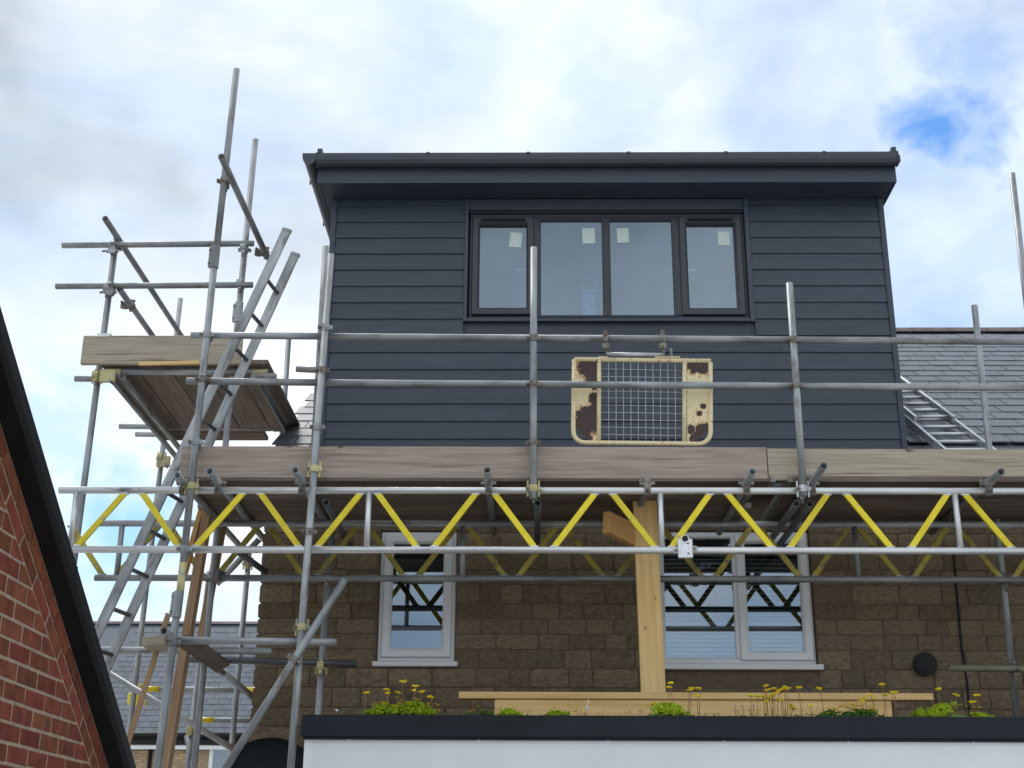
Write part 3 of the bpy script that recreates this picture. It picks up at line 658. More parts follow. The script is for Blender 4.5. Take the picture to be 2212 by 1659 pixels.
# ================================================================== flat roofed extension with sedum
EY = 8.30; EX0 = P(651, 1560, EY).x; EX1 = 7.0
ET, EB = P(1400, 1546, EY).z, P(1400, 1593.5, EY).z
ext = root('flat_roof_extension', ((EX0 + EX1) / 2, EY, 0), 'white panelled flat roof extension with black edge trim below the scaffold', 'extension')
XJ1, XJ2 = P(1000, 1560, EY).x, P(1840, 1565, EY).x
for a, b in ((EX0, XJ1), (XJ1 + .003, XJ2), (XJ2 + .003, EX1)):
    box('edge_trim', (a, EY, EB), (b, EY + .06, ET), 'trim', ext, .003)
for xj in (XJ1, XJ2):
    box('trim_joint_cover', (xj - .01, EY - .003, EB + .002), (xj + .14, EY - .0005, ET - .002), 'trim', ext)
box('side_trim', (EX0, EY + .062, EB), (EX0 + .06, WY - .04, ET), 'trim', ext, .003)
box('drip_edge', (EX0 + .012, EY + .012, EB - .014), (EX1, EY + .05, EB - .001), 'trim', ext)
box('panel', (EX0 + .025, EY + .035, 0), (EX1, EY + .10, EB - .016), 'white', ext)
box('side_panel', (EX0 + .025, EY + .102, 0), (EX0 + .09, WY - .04, EB - .002), 'white', ext)
box('corner_strip', (EX0 + .02, EY + .032, 0), (EX0 + .075, EY + .0345, EB - .016), 'white', ext)
bm = bmesh.new(); bmesh.ops.create_uvsphere(bm, u_segments=10, v_segments=6, radius=.0095); SCR = from_bm('screw', bm, 'pvc', True)
for u in (754, 1033, 1313, 1564, 1832, 2102):
    p_ = P(u, 1596 + (u - 754) * .006, EY + .033); place('screw', SCR, p_, ext)
deck = box('roof_deck', (EX0 + .062, EY + .062, ET - .10), (EX1, WY - .04, ET - .022), 'soil', ext)

# ================================================================== brick garage on the left
GX = -2.0
gar = root('brick_garage', (GX, 5.0, 0), 'red brick gable wall with black verge rising at the left edge', 'garage')
va, vb = PX(0, 680, GX + .10), PX(290, 1659, GX + .10)         # outer lower verge line
vsl = (vb.z - va.z) / (vb.y - va.y)
def verge_z(y): return va.z + vsl * (y - va.y) - .050          # top of the brickwork
YA, YE = 3.2, 7.3
gw = place('gable_wall', mesh('gable_wall', [(0, YA - 5, 0), (0, YE - 5, 0), (0, YE - 5, verge_z(YE)), (0, YA - 5, verge_z(YA)),
      (-.25, YA - 5, 0), (-.25, YE - 5, 0), (-.25, YE - 5, verge_z(YE)), (-.25, YA - 5, verge_z(YA))], BOXF, 'bmortar'), (GX, 5, 0), gar)
for f in gw.data.polygons: pass
def brick_mesh(L, h=.065, d=.022, mat='brick', seed=0, cut=None):
    r_ = random.Random(seed); j = lambda: r_.uniform(-.0016, .0016); c = .003
    V = [(0, -L / 2 + j(), -h / 2 + j()), (0, L / 2 + j(), -h / 2 + j()), (0, L / 2 + j(), h / 2 + j()), (0, -L / 2 + j(), h / 2 + j())]
    fr = [(d, y * (1 - 2 * c / L) + j(), z_ * (1 - 2 * c / h) + j()) for (_, y, z_) in V]
    md = [(d - c, y, z_) for (_, y, z_) in V]
    V = V + md + fr
    Fc = [(8, 9, 10, 11)]
    for k in range(4): q = (k + 1) % 4; Fc += [(k, q, 4 + q, 4 + k), (4 + k, 4 + q, 8 + q, 8 + k)]
    return mesh('brick', V, Fc, mat)
BV = [brick_mesh(.2125, .0625, seed=k) for k in range(6)]; HV = [brick_mesh(.1025, seed=20 + k) for k in range(3)]
sl_a = math.atan(vsl)
CUT = .156 / math.cos(sl_a)                                      # depth of the raking course
z = .975; k = 0
while z < 3.4:
    y = YA + (.0 if k % 2 else .1125) - .2
    while y < YE:
        for half in (0,):
            zt_ = z + .0325
            ytop = (va.y + (zt_ + .050 + CUT - va.z) / vsl)        # where the raking course cuts this course
            lim = ytop
            if y + .1075 < lim and y - .2 > 3.0 and z > 1.75:
                place('brick', random.choice(BV), (GX - .0195, y, z), gw, (random.uniform(-.004, .004), 0, 0))
            elif y - .1075 < lim + .06 and z > 1.75 and y > 3.2:
                L = lim - (y - .1075) - .006; drop = .063 / abs(vsl)
                V = [(0, 0, -.0315), (0, L + drop, -.0315), (0, max(L, .001), .0315 if L > 0 else -.0315 + (L + drop) * abs(vsl)), (0, 0, .0315 if L > 0 else -.0316 + (L + drop) * abs(vsl))]
                V = V + [(.021, y_, z_) for (_, y_, z_) in V]
                Fc = [(4, 5, 6, 7), (0, 1, 5, 4), (1, 2, 6, 5), (2, 3, 7, 6), (3, 0, 4, 7)]
                place('brick', mesh('brick', V, Fc, 'brick'), (GX - .0185, y - .1075, z), gw)
        y += .225
    z += .075; k += 1
# raking course of bricks laid along the verge
t = YA + .2
while t < YE:
    place('verge_brick', random.choice(BV), (GX - .0145, t, verge_z(t) - .046 / math.cos(sl_a)), gw, (sl_a, 0, 0)); place('verge_brick', random.choice(BV), (GX - .019, t + .1, verge_z(t + .1) - .118 / math.cos(sl_a)), gw, (sl_a, 0, 0)); t += .225 * math.cos(sl_a)
# black verge capping and roof slope behind
def vpt(y, x, dz): return Vector((x, y, verge_z(y) + dz))
vgv = []
for y in (YA, YE): vgv += [vpt(y, GX - .02, .004), vpt(y, GX + .075, .004), vpt(y, GX + .095, .02), vpt(y, GX + .10, .075), vpt(y, GX + .075, .095), vpt(y, GX - .10, .095)]
cap = place('verge_cap', mesh('verge_cap', [v - Vector((GX, 5, 0)) for v in vgv], [tuple(range(6))[::-1], tuple(range(6, 12))] + [(k, (k + 1) % 6, 6 + (k + 1) % 6, 6 + k) for k in range(6)], 'verge'), (GX, 5, 0), gar)
y = YA + 1.1
while y < YE:
    a = vpt(y, GX + .098, .022); b = vpt(y, GX + .101, .078)
    beam('verge_joint', a, b, .012, .004, 'verge', gar, Vector((0, 1, 0))); y += 1.2
rsl = [(-.10, YA, verge_z(YA) + .09), (-.10, YE, verge_z(YE) + .09), (-5, YE, verge_z(YE) + .09), (-5, YA, verge_z(YA) + .09)]
place('roof', mesh('roof', [(x, y - 5, z_) for (x, y, z_) in rsl] + [(x, y - 5, z_ - .08) for (x, y, z_) in rsl], BOXF, 'slate'), (GX, 5, 0), gar)
box('wall', (GX - 4.8, YE - .3, 0), (GX - .26, YE - .05, verge_z(YE) - .02), 'brick', gar)

# ================================================================== house far behind on the left
BY = 35.0
be = P(400, 1586, BY - .25).z; BR = BY + 4.0; br = P(400, 1347, BR).z
BX0, BX1 = -16.5, -4.5
far = root('far_house', ((BX0 + BX1) / 2, BY, 0), 'far buff brick house with grey slate roof seen between the scaffold poles', 'house')
XF0, XF1 = P(195, 1500, BY).x - .5, P(575, 1500, BY).x + .5
fw = box('wall', (BX0, BY, 0), (BX1, BY + 8, be - .02), 'buffmortar', far)
bang = math.atan((br - be) / (BR - BY + .25))
fr_ = place('roof', mesh('roof', [(BX0 - .2, BY - .25, be), (BX1 + .2, BY - .25, be), (BX1 + .2, BR, br), (BX0 - .2, BR, br), (BX0 - .2, 2 * BR - BY + .25, be), (BX1 + .2, 2 * BR - BY + .25, be)],
        [(0, 1, 2, 3), (3, 2, 5, 4), (0, 3, 4), (1, 5, 2), (0, 4, 5, 1)], 'farslate'), (0, 0, 0)); fr_.parent = far; fr_.location = -Vector(far.location)
lay(fr_, P(200, 1480, BY).x - .1, P(570, 1480, BY).x + .2, BY - .24, BR - .1, lambda y: be + math.tan(bang) * (y - BY + .25), bang, .30, .262, 'farslate', .003, seed=9)
x = BX0 - .2
RT2 = ridge_mesh(.445)
while x < BX1:
    if P(190, 1350, BR).x - .5 < x < P(580, 1350, BR).x + .5: place('ridge_tile', RT2, (x, BR, br + .05), fr_)
    x += .45
pipe('gutter', (BX0, BY - .30, be - .03), (BX1, BY - .30, be - .03), 'black', far, r=.07)
box('fascia', (BX0, BY - .22, be - .26), (BX1, BY - .19, be - .06), 'black', far)
box('soffit_board', (BX0, BY - .185, be - .36), (BX1, BY - .02, be - .26), 'pvc', far)
dpx = P(328, 1620, BY).x
pipe('downpipe', (dpx, BY - .10, 0), (dpx, BY - .10, be - .34), 'black', far, r=.05)
fwx0, fwx1 = P(452, 1640, BY).x, P(585, 1640, BY).x; fwz1 = P(452, 1612, BY).z; fwz0 = fwz1 - 1.2
BUF = [brick_mesh(.215, .065, .02, 'buff', k) for k in range(3)]
z = be - .42; k = 0
while z > P(400, 1675, BY).z:
    x = XF0 + (.1125 if k % 2 else 0)
    while x < XF1:
        if not (x + .1 > fwx0 - .02 and x - .1 < fwx1 + .02 and z < fwz1 + .05) and P(300, 1620, BY).x < x < P(470, 1620, BY).x:
            place('brick', BUF[k % 3], (x, BY + .008, z), fw, (0, 0, -math.pi / 2))
        x += .225
    z -= .075; k += 1
fn = bpy.data.objects.new('window', None); col.objects.link(fn); fn.parent = far; fl = Vector(((fwx0 + fwx1) / 2, BY - .03, fwz0)); fn.location = fl - wpos(far); WORLD[fn.as_pointer()] = fl
framed(fn, fwx0, fwx1, fwz0, fwz1, BY - .05, .10, .04, 'pvc')
pane(fn, fwx0 + .08, fwx1 - .08, fwz0 + .08, fwz1 - .08, BY - .035)

# ================================================================== scaffold
SY = 8.60                                       # front standards
BYF = 8.655                                     # front beam, rails
BYR = 9.56                                      # rear beam
ZT, ZB_ = 4.008, 3.604                          # beam chords
FWD, BACK = Vector((0, -1, 0)), Vector((0, 1, 0))

# --- front standards
def std(label, u0, v0, u1, v1, y, z_low=0.0, cps=(), mat='galv', **kw):
    a, b = P(u0, v0, y), P(u1, v1, y)
    low = ground_foot(a, b, z_low) if z_low is not None else b
    return tube(label, low, a, cps, mat, name='scaffold_standard', group='upright scaffold standards', **kw)
# tall standard in three lengths at the corner
std('bottom length of the tall corner standard, joined below the beam', 384, 1305, 340, 1659, SY, 0, [(P(366, 1386, SY), 'galv', BACK)], sleeves=[P(379, 1305, SY)])
std('middle length of the tall corner standard crossing the toe board end', 463, 570, 388, 1290, SY, None,
    [(P(398, 1186, SY), 'galv', BACK), (P(409, 1050, SY), 'yellow', BACK), (P(418, 955, SY), 'galv', BACK), (P(437, 820, SY), 'coupler', BACK), (P(448, 723, SY), 'galv', BACK)],
    bands=[(P(388, 1288, SY), P(395, 1215, SY), 'paleyellow')], sleeves=[P(464, 555, SY)])
std('top length of the tall corner standard, the highest pole in view', 511, 150, 467, 545, SY, None, [(P(484, 392, SY), 'coupler', BACK)])
S2a, S2b = P(715, 550, SY), P(628, 1659, SY)
def s2(v): return S2a + (S2b - S2a) * ((v - 550) / (1659 - 550))
std('standard in front of the left dormer corner running to the ground', 715, 550, 628, 1659, SY, 0,
    [(s2(727), 'galv', BACK), (s2(827), 'coupler', BACK), (s2(957), 'galv', BACK), (s2(1050), 'yellow', BACK), (s2(1186), 'coupler', BACK), (s2(1384), 'yellow', BACK)])
std('standard before the dormer window ending at the beam', 1153, 535, 1152, 1078, SY, None,
    [(P(1152, 731, SY), 'coupler', BACK), (P(1152, 830, SY), 'coupler', BACK), (P(1152, 957, SY), 'coupler', BACK), (P(1152, 1055, SY), 'yellow', BACK)])
std('standard before the right half of the dormer ending at the beam', 1705, 612, 1736, 1072, SY, None,
    [(P(1712, 735, SY), 'coupler', BACK), (P(1719, 833, SY), 'coupler', BACK), (P(1735, 1056, SY), 'silver', BACK)])
std('standard at the far right edge rising highest over the slate roof', 2186, 375, 2216, 640, SY + .9, 4.1)
std('thin standard hidden behind the pole at the left dormer corner', 704, 533, 677, 1000, 8.80, None)
# --- rear standards
std('rear standard in front of the slate roof at right', 2105, 660, 2171, 1300, 9.70, 2.56, [(P(2166, 1256, 9.70), 'coupler', FWD), (P(2188, 1446, 9.70), 'coupler', FWD)])
std('short rear standard in front of the stone wall at left', 716, 1150, 688, 1536, 9.64, 0, [(P(690, 1440, 9.64), 'paleyellow' if False else 'yellow', FWD), (P(708, 1250, 9.64), 'coupler', FWD)])

# --- guard rails
tube('upper guard rail, short left length beyond the corner standard', P(413, 724, BYF), P(697, 726.5, BYF), group='guard rails', name='guard_rail')
tube('upper guard rail running the whole width in front of the dormer', P(690, 727, BYF + .004), P(2760, 742, BYF + .004), group='guard rails', name='guard_rail')
tube('lower guard rail, short left length beyond the corner standard', P(403, 823, BYF), P(697, 826.5, BYF), group='guard rails', name='guard_rail')
tube('lower guard rail running in front of the rusty gate', P(690, 827, BYF + .004), P(2760, 841, BYF + .004), group='guard rails', name='guard_rail')
tube('short stub tube poking left from the dormer corner standard', P(640, 797, 9.3), P(706, 800, 9.3))

# --- lattice beams
def truss(label, y, u_l_top, u_l_bot, u_r, diags, ups, ztop, zbot, alu='alu', barmat='yellow', couplers=()):
    xl = P(u_l_top, 1060, y).x; xl2 = P(u_l_bot, 1187, y).x; xr = P(u_r, 1060, y).x
    t = root('lattice_girder', (xl, y, zbot), label, 'lattice girder', 'lattice girders')
    pipe('top_chord', (xl, y, ztop), (xr, y, ztop), alu, t); pipe('bottom_chord', (xl2, y, zbot), (xr, y, zbot), alu, t)
    for (ub, ut) in diags:
        a = Vector((ub, y, zbot + .020)); b = Vector((ut, y, ztop - .020))
        beam('diagonal', a, b, .040, .020, barmat, t, Vector((1, 0, 0)), .003)
        for p_, dz in ((a, .004), (b, -.004)): box('weld', (p_.x - .026, y - .011, p_.z + dz - .006), (p_.x + .026, y + .011, p_.z + dz + .006), alu, t, .002)
    for ux in ups: pipe('upright', (ux, y, zbot + .018), (ux, y, ztop - .018), alu, t, r=.0205)
    return t
def fx(u, v=1187, y=BYF): return P(u, v, y).x
fd = [(166, 270), (385, 308), (423, 525), (645, 563), (685, 779), (899, 816), (938, 1028), (1154, 1068), (1197, 1285), (1414, 1323), (1451, 1533), (1667, 1571), (1707, 1787), (1925, 1827), (1969, 2045), (2185, 2083), (2228, 2310), (2445, 2345), (2486, 2566), (2701, 2601)]
tr1 = truss('aluminium lattice beam with bright yellow diagonals in front of the toe board', BYF, 128, 150, 2750, [(fx(a), fx(b, 1060)) for a, b in fd],
      [fx(159, 1120), fx(795, 1120), fx(1428, 1120), fx(2068, 1120), fx(2705, 1120)], ZT, ZB_)
rd = []
for c in (236, 453, 670, 887, 1105, 1318, 1531, 1743, 1960, 2177, 2394, 2611):
    rd += [(fx(c - 16, 1252, BYR), fx(c - 16, 1252, BYR) - .27), (fx(c + 16, 1252, BYR), fx(c + 16, 1252, BYR) + .27)]
tr2 = truss('rear lattice beam with shaded yellow diagonals close to the stone wall', BYR, 224, 212, 2720, rd, [fx(258, 1190, BYR), fx(1000, 1190, BYR), fx(1850, 1190, BYR)], ZT, ZB_, 'galv', 'shadedyellow')
# silver sleeve clamp hanging on the front beam's bottom chord
p_ = P(1480, 1185, BYF - .045)
cl = root('beam_clamp', tuple(p_), 'silver clamp bolted to the bottom chord of the front beam', 'clamp')
box('plate', (p_.x - .048, p_.y - .016, p_.z - .065), (p_.x + .048, p_.y + .006, p_.z + .062), 'alu', cl, .004)
bm = bmesh.new(); cyl_bm(bm, (0, -.02, 0), (0, .03, 0), .028, 16); place('collar', from_bm('collar', bm, 'alu'), (p_.x, p_.y, p_.z + .058), cl)
bm = bmesh.new(); cyl_bm(bm, (0, -.024, 0), (0, -.012, 0), .02, 16); place('bore', from_bm('bore', bm, 'black'), (p_.x, p_.y, p_.z + .062), cl)
for sx, sz in ((-.062, -.015), (.062, 0)):
    bm = bmesh.new(); cyl_bm(bm, (0, -.022, 0), (0, .02, 0), .011, 8); place('bolt', from_bm('bolt', bm, 'coupler'), (p_.x + sx, p_.y, p_.z + sz), cl)
    box('lug', (p_.x + sx - .014, p_.y - .008, p_.z + sz - .018), (p_.x + sx + .014, p_.y + .008, p_.z + sz + .018), 'alu', cl, .003)
for k, sz in enumerate((-.035, .03)):
    bm = bmesh.new(); cyl_bm(bm, (0, -.0175, 0), (0, -.012, 0), .006, 8); place('hole', from_bm('hole', bm, 'black'), (p_.x + .018, p_.y, p_.z + sz), cl)

# --- transoms carrying the boards
ZTR = ZT + .0505
tl = [(382, 1026, 'leftmost, beside the corner standard', 10.4), (452, 1017, 'right of the corner standard', 10.3), (637, 1015, 'left of the dormer corner standard', 10.02), (1052, 1015, 'left of the middle standard', 10.04),
      (1398, 1043, 'above the pine prop', 10.02), (1626, 1018, 'left of the joint in the toe board', 10.02), (1780, 1006, 'right of the right hand standard', 10.0), (2163, 1019, 'rightmost of the row', 10.0)]
for (u, v, wh, yend) in tl:
    a = PZ(u, v, ZTR); 
    tube('open ended transom under the toe board, ' + wh, a, (a.x + .0, yend, ZTR), [((a.x, BYF, ZTR), 'coupler', Vector((0, 0, -1)))], name='transom', group='transoms under the boards', mat='galv' if u > 400 else 'galv')
for (u, wh) in ((1152, 'middle'), (1716, 'right hand'), (690, 'dormer corner')):
    x = fx(u, 1090) + .03
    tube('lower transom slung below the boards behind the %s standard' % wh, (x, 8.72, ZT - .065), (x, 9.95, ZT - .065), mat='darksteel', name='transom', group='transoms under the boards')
x = fx(1745, 1075) - .03
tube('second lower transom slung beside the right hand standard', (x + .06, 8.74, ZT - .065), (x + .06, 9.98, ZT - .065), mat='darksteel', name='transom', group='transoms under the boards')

# --- platform boards and toe boards
ZBD = ZTR + .0245
XB0, XBJ, XB1 = P(392, 1035, 8.8).x, P(1657, 1035, 8.8).x, 6.4
names_ = ['nearest the beam', 'second from the front', 'in the middle', 'second from the wall', 'nearest the wall']
for k in range(5):
    y = 8.80 + k * .232
    for (xa, xb, sd_) in ((XB0 + random.uniform(-.03, .05), XBJ + random.uniform(-.1, .1), 'left'), (XBJ + .12, XB1, 'right')):
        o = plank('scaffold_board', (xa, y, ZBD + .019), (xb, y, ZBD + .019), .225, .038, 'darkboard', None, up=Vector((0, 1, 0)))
        tag(o, 'brown platform board, %s length, %s' % (sd_, names_[k]), 'scaffold board', 'platform boards')
        for xe, s_ in ((xa, 1), (xb, -1)):
            if abs(xe) < 5: box('end_band', (xe - .002 + (0 if s_ > 0 else -.03), y - .1145, ZBD - .0022), (xe + .002 + (.03 if s_ > 0 else 0), y + .1145, ZBD + .0402), 'coupler', None).parent = o
        for ch in o.children:
            ch.matrix_parent_inverse = (Matrix.Translation(o.location) @ o.rotation_euler.to_matrix().to_4x4()).inverted()
TY = 8.66 + .024 + .020
ta, tb = P(388, 960, TY), P(1656, 964, TY)
o = plank('toe_board', (P(391, 1000, TY).x, TY, 4.217), (P(1656, 1000, TY).x, TY, 4.212), .222, .036, 'board', None)
tag(o, 'long pinkish weathered toe board along the front platform', 'toe board', 'toe boards')
o = plank('toe_board', (P(1658, 1000, TY).x, TY + .006, 4.205), (6.4, TY + .006, 4.188), .222, .036, 'greyboard', None)
tag(o, 'bleached grey toe board at the right with long cracks', 'toe board', 'toe boards')

# --- gable tower on the left: S3, S4, S5 standards, end rails and side rails
GYF = 9.70
std('rear tower standard with sleeve joint behind the ladder', 552, 302, 473, 1106, GYF, 0,
    [(P(528, 540, GYF), 'galv', FWD), (P(520, 616, GYF), 'galv', FWD)], sleeves=[P(515, 675, GYF)])
std('left tower standard carrying the two end rails', 252, 508, 181, 1050, GYF, 0, [(P(249, 537, GYF), 'galv', FWD), (P(238, 628, GYF), 'galv', FWD), (P(219, 815, GYF), 'yellow', FWD)])
std('far tower standard rising just above the tower toe board', 390, 645, 337, 1094, 12.0, 0, [(P(350, 990, 12.0), 'yellow', FWD)])
std('slim far standard between the ladder and the dormer', 624, 727, 612, 900, 11.25, 3.2)
tube('upper end rail of the left tower', P(135, 530, GYF - .055), P(548, 526, GYF - .055), [(P(245, 528.5, GYF - .055), 'galv', Vector((0, 0, -1)))], group='tower rails', name='guard_rail')
tube('lower end rail of the left tower', P(121, 618.5, GYF - .055), P(546, 615.5, GYF - .055), [(P(240, 617.5, GYF - .055), 'galv', Vector((0, 0, -1)))], group='tower rails', name='guard_rail')
zr1 = P(245, 528, GYF).z + .055; zr2 = P(240, 617, GYF).z - .05
a = PZ(227, 472, zr1); tube('upper side rail of the tower receding from its left corner', a, (a.x, 12.3, zr1), group='tower rails', name='guard_rail')
a = PZ(258, 624, zr2); tube('lower side rail of the tower receding from its left corner', a, (a.x, 12.2, zr2), [(Vector((a.x, 9.98, zr2)), 'coupler', Vector((-1, 0, 0)))], group='tower rails', name='guard_rail')
zr3 = P(484, 395, SY).z
a = PZ(478, 338, zr3); tube('receding tie rail crossing the tall corner standard near its top', a, (a.x + .02, 9.86, zr3), [(Vector((a.x, 9.76, zr3)), 'coupler', Vector((-1, 0, 0)))], group='tower rails', name='guard_rail')
# tower platform
ZG = P(350, 800, GYF - .03).z                  # front transom of the tower platform
XG0, XG1 = P(222, 800, GYF).x, P(584, 803, GYF).x
tube('front transom of the tower platform with yellow painted ends', P(226, 803, GYF - .03), P(580, 804, GYF - .03), [], group='tower transoms', name='transom',
     bands=[(P(232, 803, GYF - .03), P(262, 803, GYF - .03), 'paleyellow'), (P(545, 804, GYF - .03), P(578, 804, GYF - .03), 'paleyellow')])
tube('stub tube poking left under the tower toe board', P(162, 818, GYF + .05), P(232, 818.5, GYF + .05), group='tower transoms', name='transom')
tube('short yellow ended tube under the right end of the tower toe board', P(543, 814, GYF - .10), P(597, 813, GYF - .10), group='tower transoms', name='transom')
ZG2 = P(455, 922, 11.15).z
tube('far transom of the tower platform poking out on both sides', P(258, 921, 11.15), P(656, 925, 11.15), group='tower transoms', name='transom')
tube('second far transom poking out left behind the first', P(293, 938, 11.40), P(560, 940, 11.40), group='tower transoms', name='transom')
zl = ZG - .05
for (u, v, lab, yy) in ((236, 812, 'left ledger tube under the tower platform', 12.05), (262, 812, 'second ledger tube beside the left tower ledger', 12.0)):
    a = PZ(u, v, zl); tube(lab, a, (a.x, yy, zl - .02), group='tower ledgers', name='ledger', mat='galv')
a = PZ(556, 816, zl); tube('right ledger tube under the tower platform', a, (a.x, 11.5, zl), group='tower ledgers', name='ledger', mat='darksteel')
nb = 5; bwid = (XG1 - XG0) / nb
for k in range(nb):
    xc = XG0 + bwid * (k + .5)
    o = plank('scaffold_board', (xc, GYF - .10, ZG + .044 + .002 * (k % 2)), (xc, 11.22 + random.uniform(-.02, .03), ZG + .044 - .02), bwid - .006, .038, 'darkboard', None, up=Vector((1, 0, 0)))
    tag(o, 'dark tower platform board seen from below, number %s from the left' % ('one', 'two', 'three', 'four', 'five')[k], 'scaffold board', 'tower boards')
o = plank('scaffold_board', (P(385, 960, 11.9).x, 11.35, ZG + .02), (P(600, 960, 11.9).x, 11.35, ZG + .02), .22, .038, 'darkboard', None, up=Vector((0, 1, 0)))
tag(o, 'cross board closing the far end of the tower platform', 'scaffold board', 'tower boards')
ty_ = GYF - .09
pa, pb = P(178, 756, ty_), P(523, 756, ty_)
o = plank('toe_board', (pa.x, ty_, P(340, 757, ty_).z), (pb.x, ty_, P(340, 757, ty_).z), P(340, 726, ty_).z - P(340, 788, ty_).z, .036, 'greyboard', None, bevel=.006)
tag(o, 'grey toe board across the front end of the left tower', 'toe board', 'toe boards')
box('end_clip', (P(212, 725, ty_).x, ty_ - .022, P(212, 729, ty_).z), (P(240, 725, ty_).x, ty_ + .022, P(212, 722, ty_).z), 'alu', None)
oc = bpy.data.objects['end_clip']; oc.parent = o; oc.matrix_parent_inverse = (Matrix.Translation(o.location) @ o.rotation_euler.to_matrix().to_4x4()).inverted()
o = plank('timber_batten', P(300, 786, ty_ - .03), P(432, 783, ty_ - .03), .03, .02, 'pinex', None); tag(o, 'thin pale batten under the tower toe board', 'timber')
# yellow bracket plates
for (u, v, y, lab) in ((231, 812, GYF - .055, 'yellow bracket plate at the left corner of the tower platform'), (352, 997, 11.95, 'yellow bracket plate on the far tower standard')):
    c = P(u, v, y); s_ = .055
    rt = root('bracket_plate', tuple(c), lab, 'bracket', 'yellow bracket plates')
    box('plate', (c.x - s_ * 1.1, y - .012, c.z - s_), (c.x + s_ * 1.25, y + .012, c.z + s_), 'paleyellow', rt, .008)
    bm = bmesh.new(); cyl_bm(bm, (0, -.03, 0), (0, .02, 0), .012, 8); place('bolt', from_bm('bolt', bm, 'coupler'), (c.x + .04, y, c.z - .05), rt)

# --- the leaning ladder
L1, L2 = 8.93, 9.22
ld = root('ladder', tuple(P(215, 1400, L1)), 'grey aluminium ladder leaning behind the front beam up to the tower', 'ladder')
t1, b1 = P(619, 499, L1), P(228, 1330, L1); t2, b2 = P(637, 551, L2), P(240, 1420, L2)
def extend(t, b, z_): d = b - t; return t + d * ((z_ - t.z) / d.z)
b1, b2 = extend(t1, b1, 0.02), extend(t2, b2, 0.02)
for (t_, b_) in ((t1, b1), (t2, b2)): beam('stile', b_, t_, .068, .026, 'galv', ld, Vector((1, 0, .4)), .005)
n = 18
Lz = t1.z - .22
z = .3
while z < t2.z - .05:
    a = extend(t1, b1, z); b = extend(t2, b2, z); pipe('rung', a, b, 'darksteel', ld, r=.015, n=12); 
    z += .27
for (t_, b_) in ((t1, b1), (t2, b2)):
    d = (t_ - b_).normalized(); beam('end_cap', t_ - d * .01, t_ + d * .02, .074, .032, 'galv', ld, Vector((1, 0, .4)), .006)

# --- lower lift in the bottom left corner
tube('low ledger tube across the corner held by a yellow clamp', P(392, 1383, BYF), P(726, 1387, BYF), group='lower lift tubes')
tube('dark low ledger in front of the stone corner', P(398, 1424, 9.60), P(771, 1434, 9.60), mat='darksteel', group='lower lift tubes')
tube('grey tube behind the ladder foot at the low lift', P(190, 1404, 9.40), P(586, 1407, 9.40), group='lower lift tubes')
zt_ = P(353, 1363, 8.4).z
a = PZ(353, 1363, zt_ + .0); tube('open ended tube pointing forward beside the corner standard', a, (a.x + .05, 9.9, zt_ - .05), group='lower lift tubes')
o = plank('scaffold_board', P(396, 1380, 8.72), P(480, 1440, 9.58), .11, .04, 'darkboard', None, up=Vector((1, 0, .6))); tag(o, 'dark low lift board seen from below behind the corner standard', 'scaffold board')
o = plank('scaffold_board', P(316, 1392, 8.9), P(366, 1388, 8.9), .06, .22, 'greyboard', None); tag(o, 'split pale board end poking out left of the corner standard', 'scaffold board')
tube('front diagonal brace crossing the left dormer corner standard', P(745, 1252, SY - .06), P(430, 1750, SY - .06), [(P(636, 1424, SY - .06), 'coupler', BACK)], group='braces', name='brace')
tube('long diagonal brace falling right behind the timber legs', P(225, 1448, 10.6), P(540, 1640, 10.6), group='braces', name='brace')
tube('short diagonal brace falling towards the stone corner', P(452, 1426, 10.35), P(560, 1518, 10.35), group='braces', name='brace')
tube('upper diagonal brace rising towards the stone corner under the beam', P(468, 1262, 10.3), P(560, 1165, 10.3), group='braces', name='brace')
tube('short strut meeting the stone corner below the beam', P(518, 1195, 9.85), P(575, 1236, 10.05), group='braces', name='brace', mat='darksteel')
tube('far tube with yellow ends before the far slate roof', P(300, 1488, 12.4), P(575, 1491, 12.4), [(P(306, 1488, 12.4), 'yellow', FWD)], group='lower lift tubes', bands=[(P(306, 1488, 12.4), P(345, 1488.5, 12.4), 'yellow'), (P(532, 1490, 12.4), P(575, 1490, 12.4), 'yellow')])
tube('lowest far tube with one yellow end before the far gutter', P(422, 1555, 12.9), P(575, 1557, 12.9), [(P(424, 1555, 12.9), 'yellow', FWD)], group='lower lift tubes', bands=[(P(426, 1555, 12.9), P(462, 1555.5, 12.9), 'yellow')])
std('far standard left of the stone corner, second from the wall', 452, 1235, 406, 1659, 11.9, 0, [(P(414, 1575, 11.9), 'yellow', FWD)])
std('far standard nearest to the stone corner', 539, 1185, 498, 1640, 11.6, 0, [(P(536, 1218, 11.6), 'yellow', FWD)])
tube('short dark tube with open end in front of the far brick wall', P(404, 1591, 12.2), P(424, 1700, 11.6), mat='darksteel', group='lower lift tubes')
# yellow clips on the far tubes
for (u, v, y, lab) in ((290, 1512, 12.3, 'yellow clip on the far tube left of the lath'), (421, 1575, 12.8, 'yellow clip on the lowest far tube')):
    c = P(u, v, y); rt = root('tube_clip', tuple(c), lab, 'clip', 'yellow tube clips')
    box('jaw', (c.x - .05, y - .05, c.z - .05), (c.x + .06, y + .03, c.z + .06), 'yellow', rt, .012); box('wing', (c.x + .06, y - .04, c.z - .05), (c.x + .13, y, c.z - .005), 'paleyellow', rt, .006)
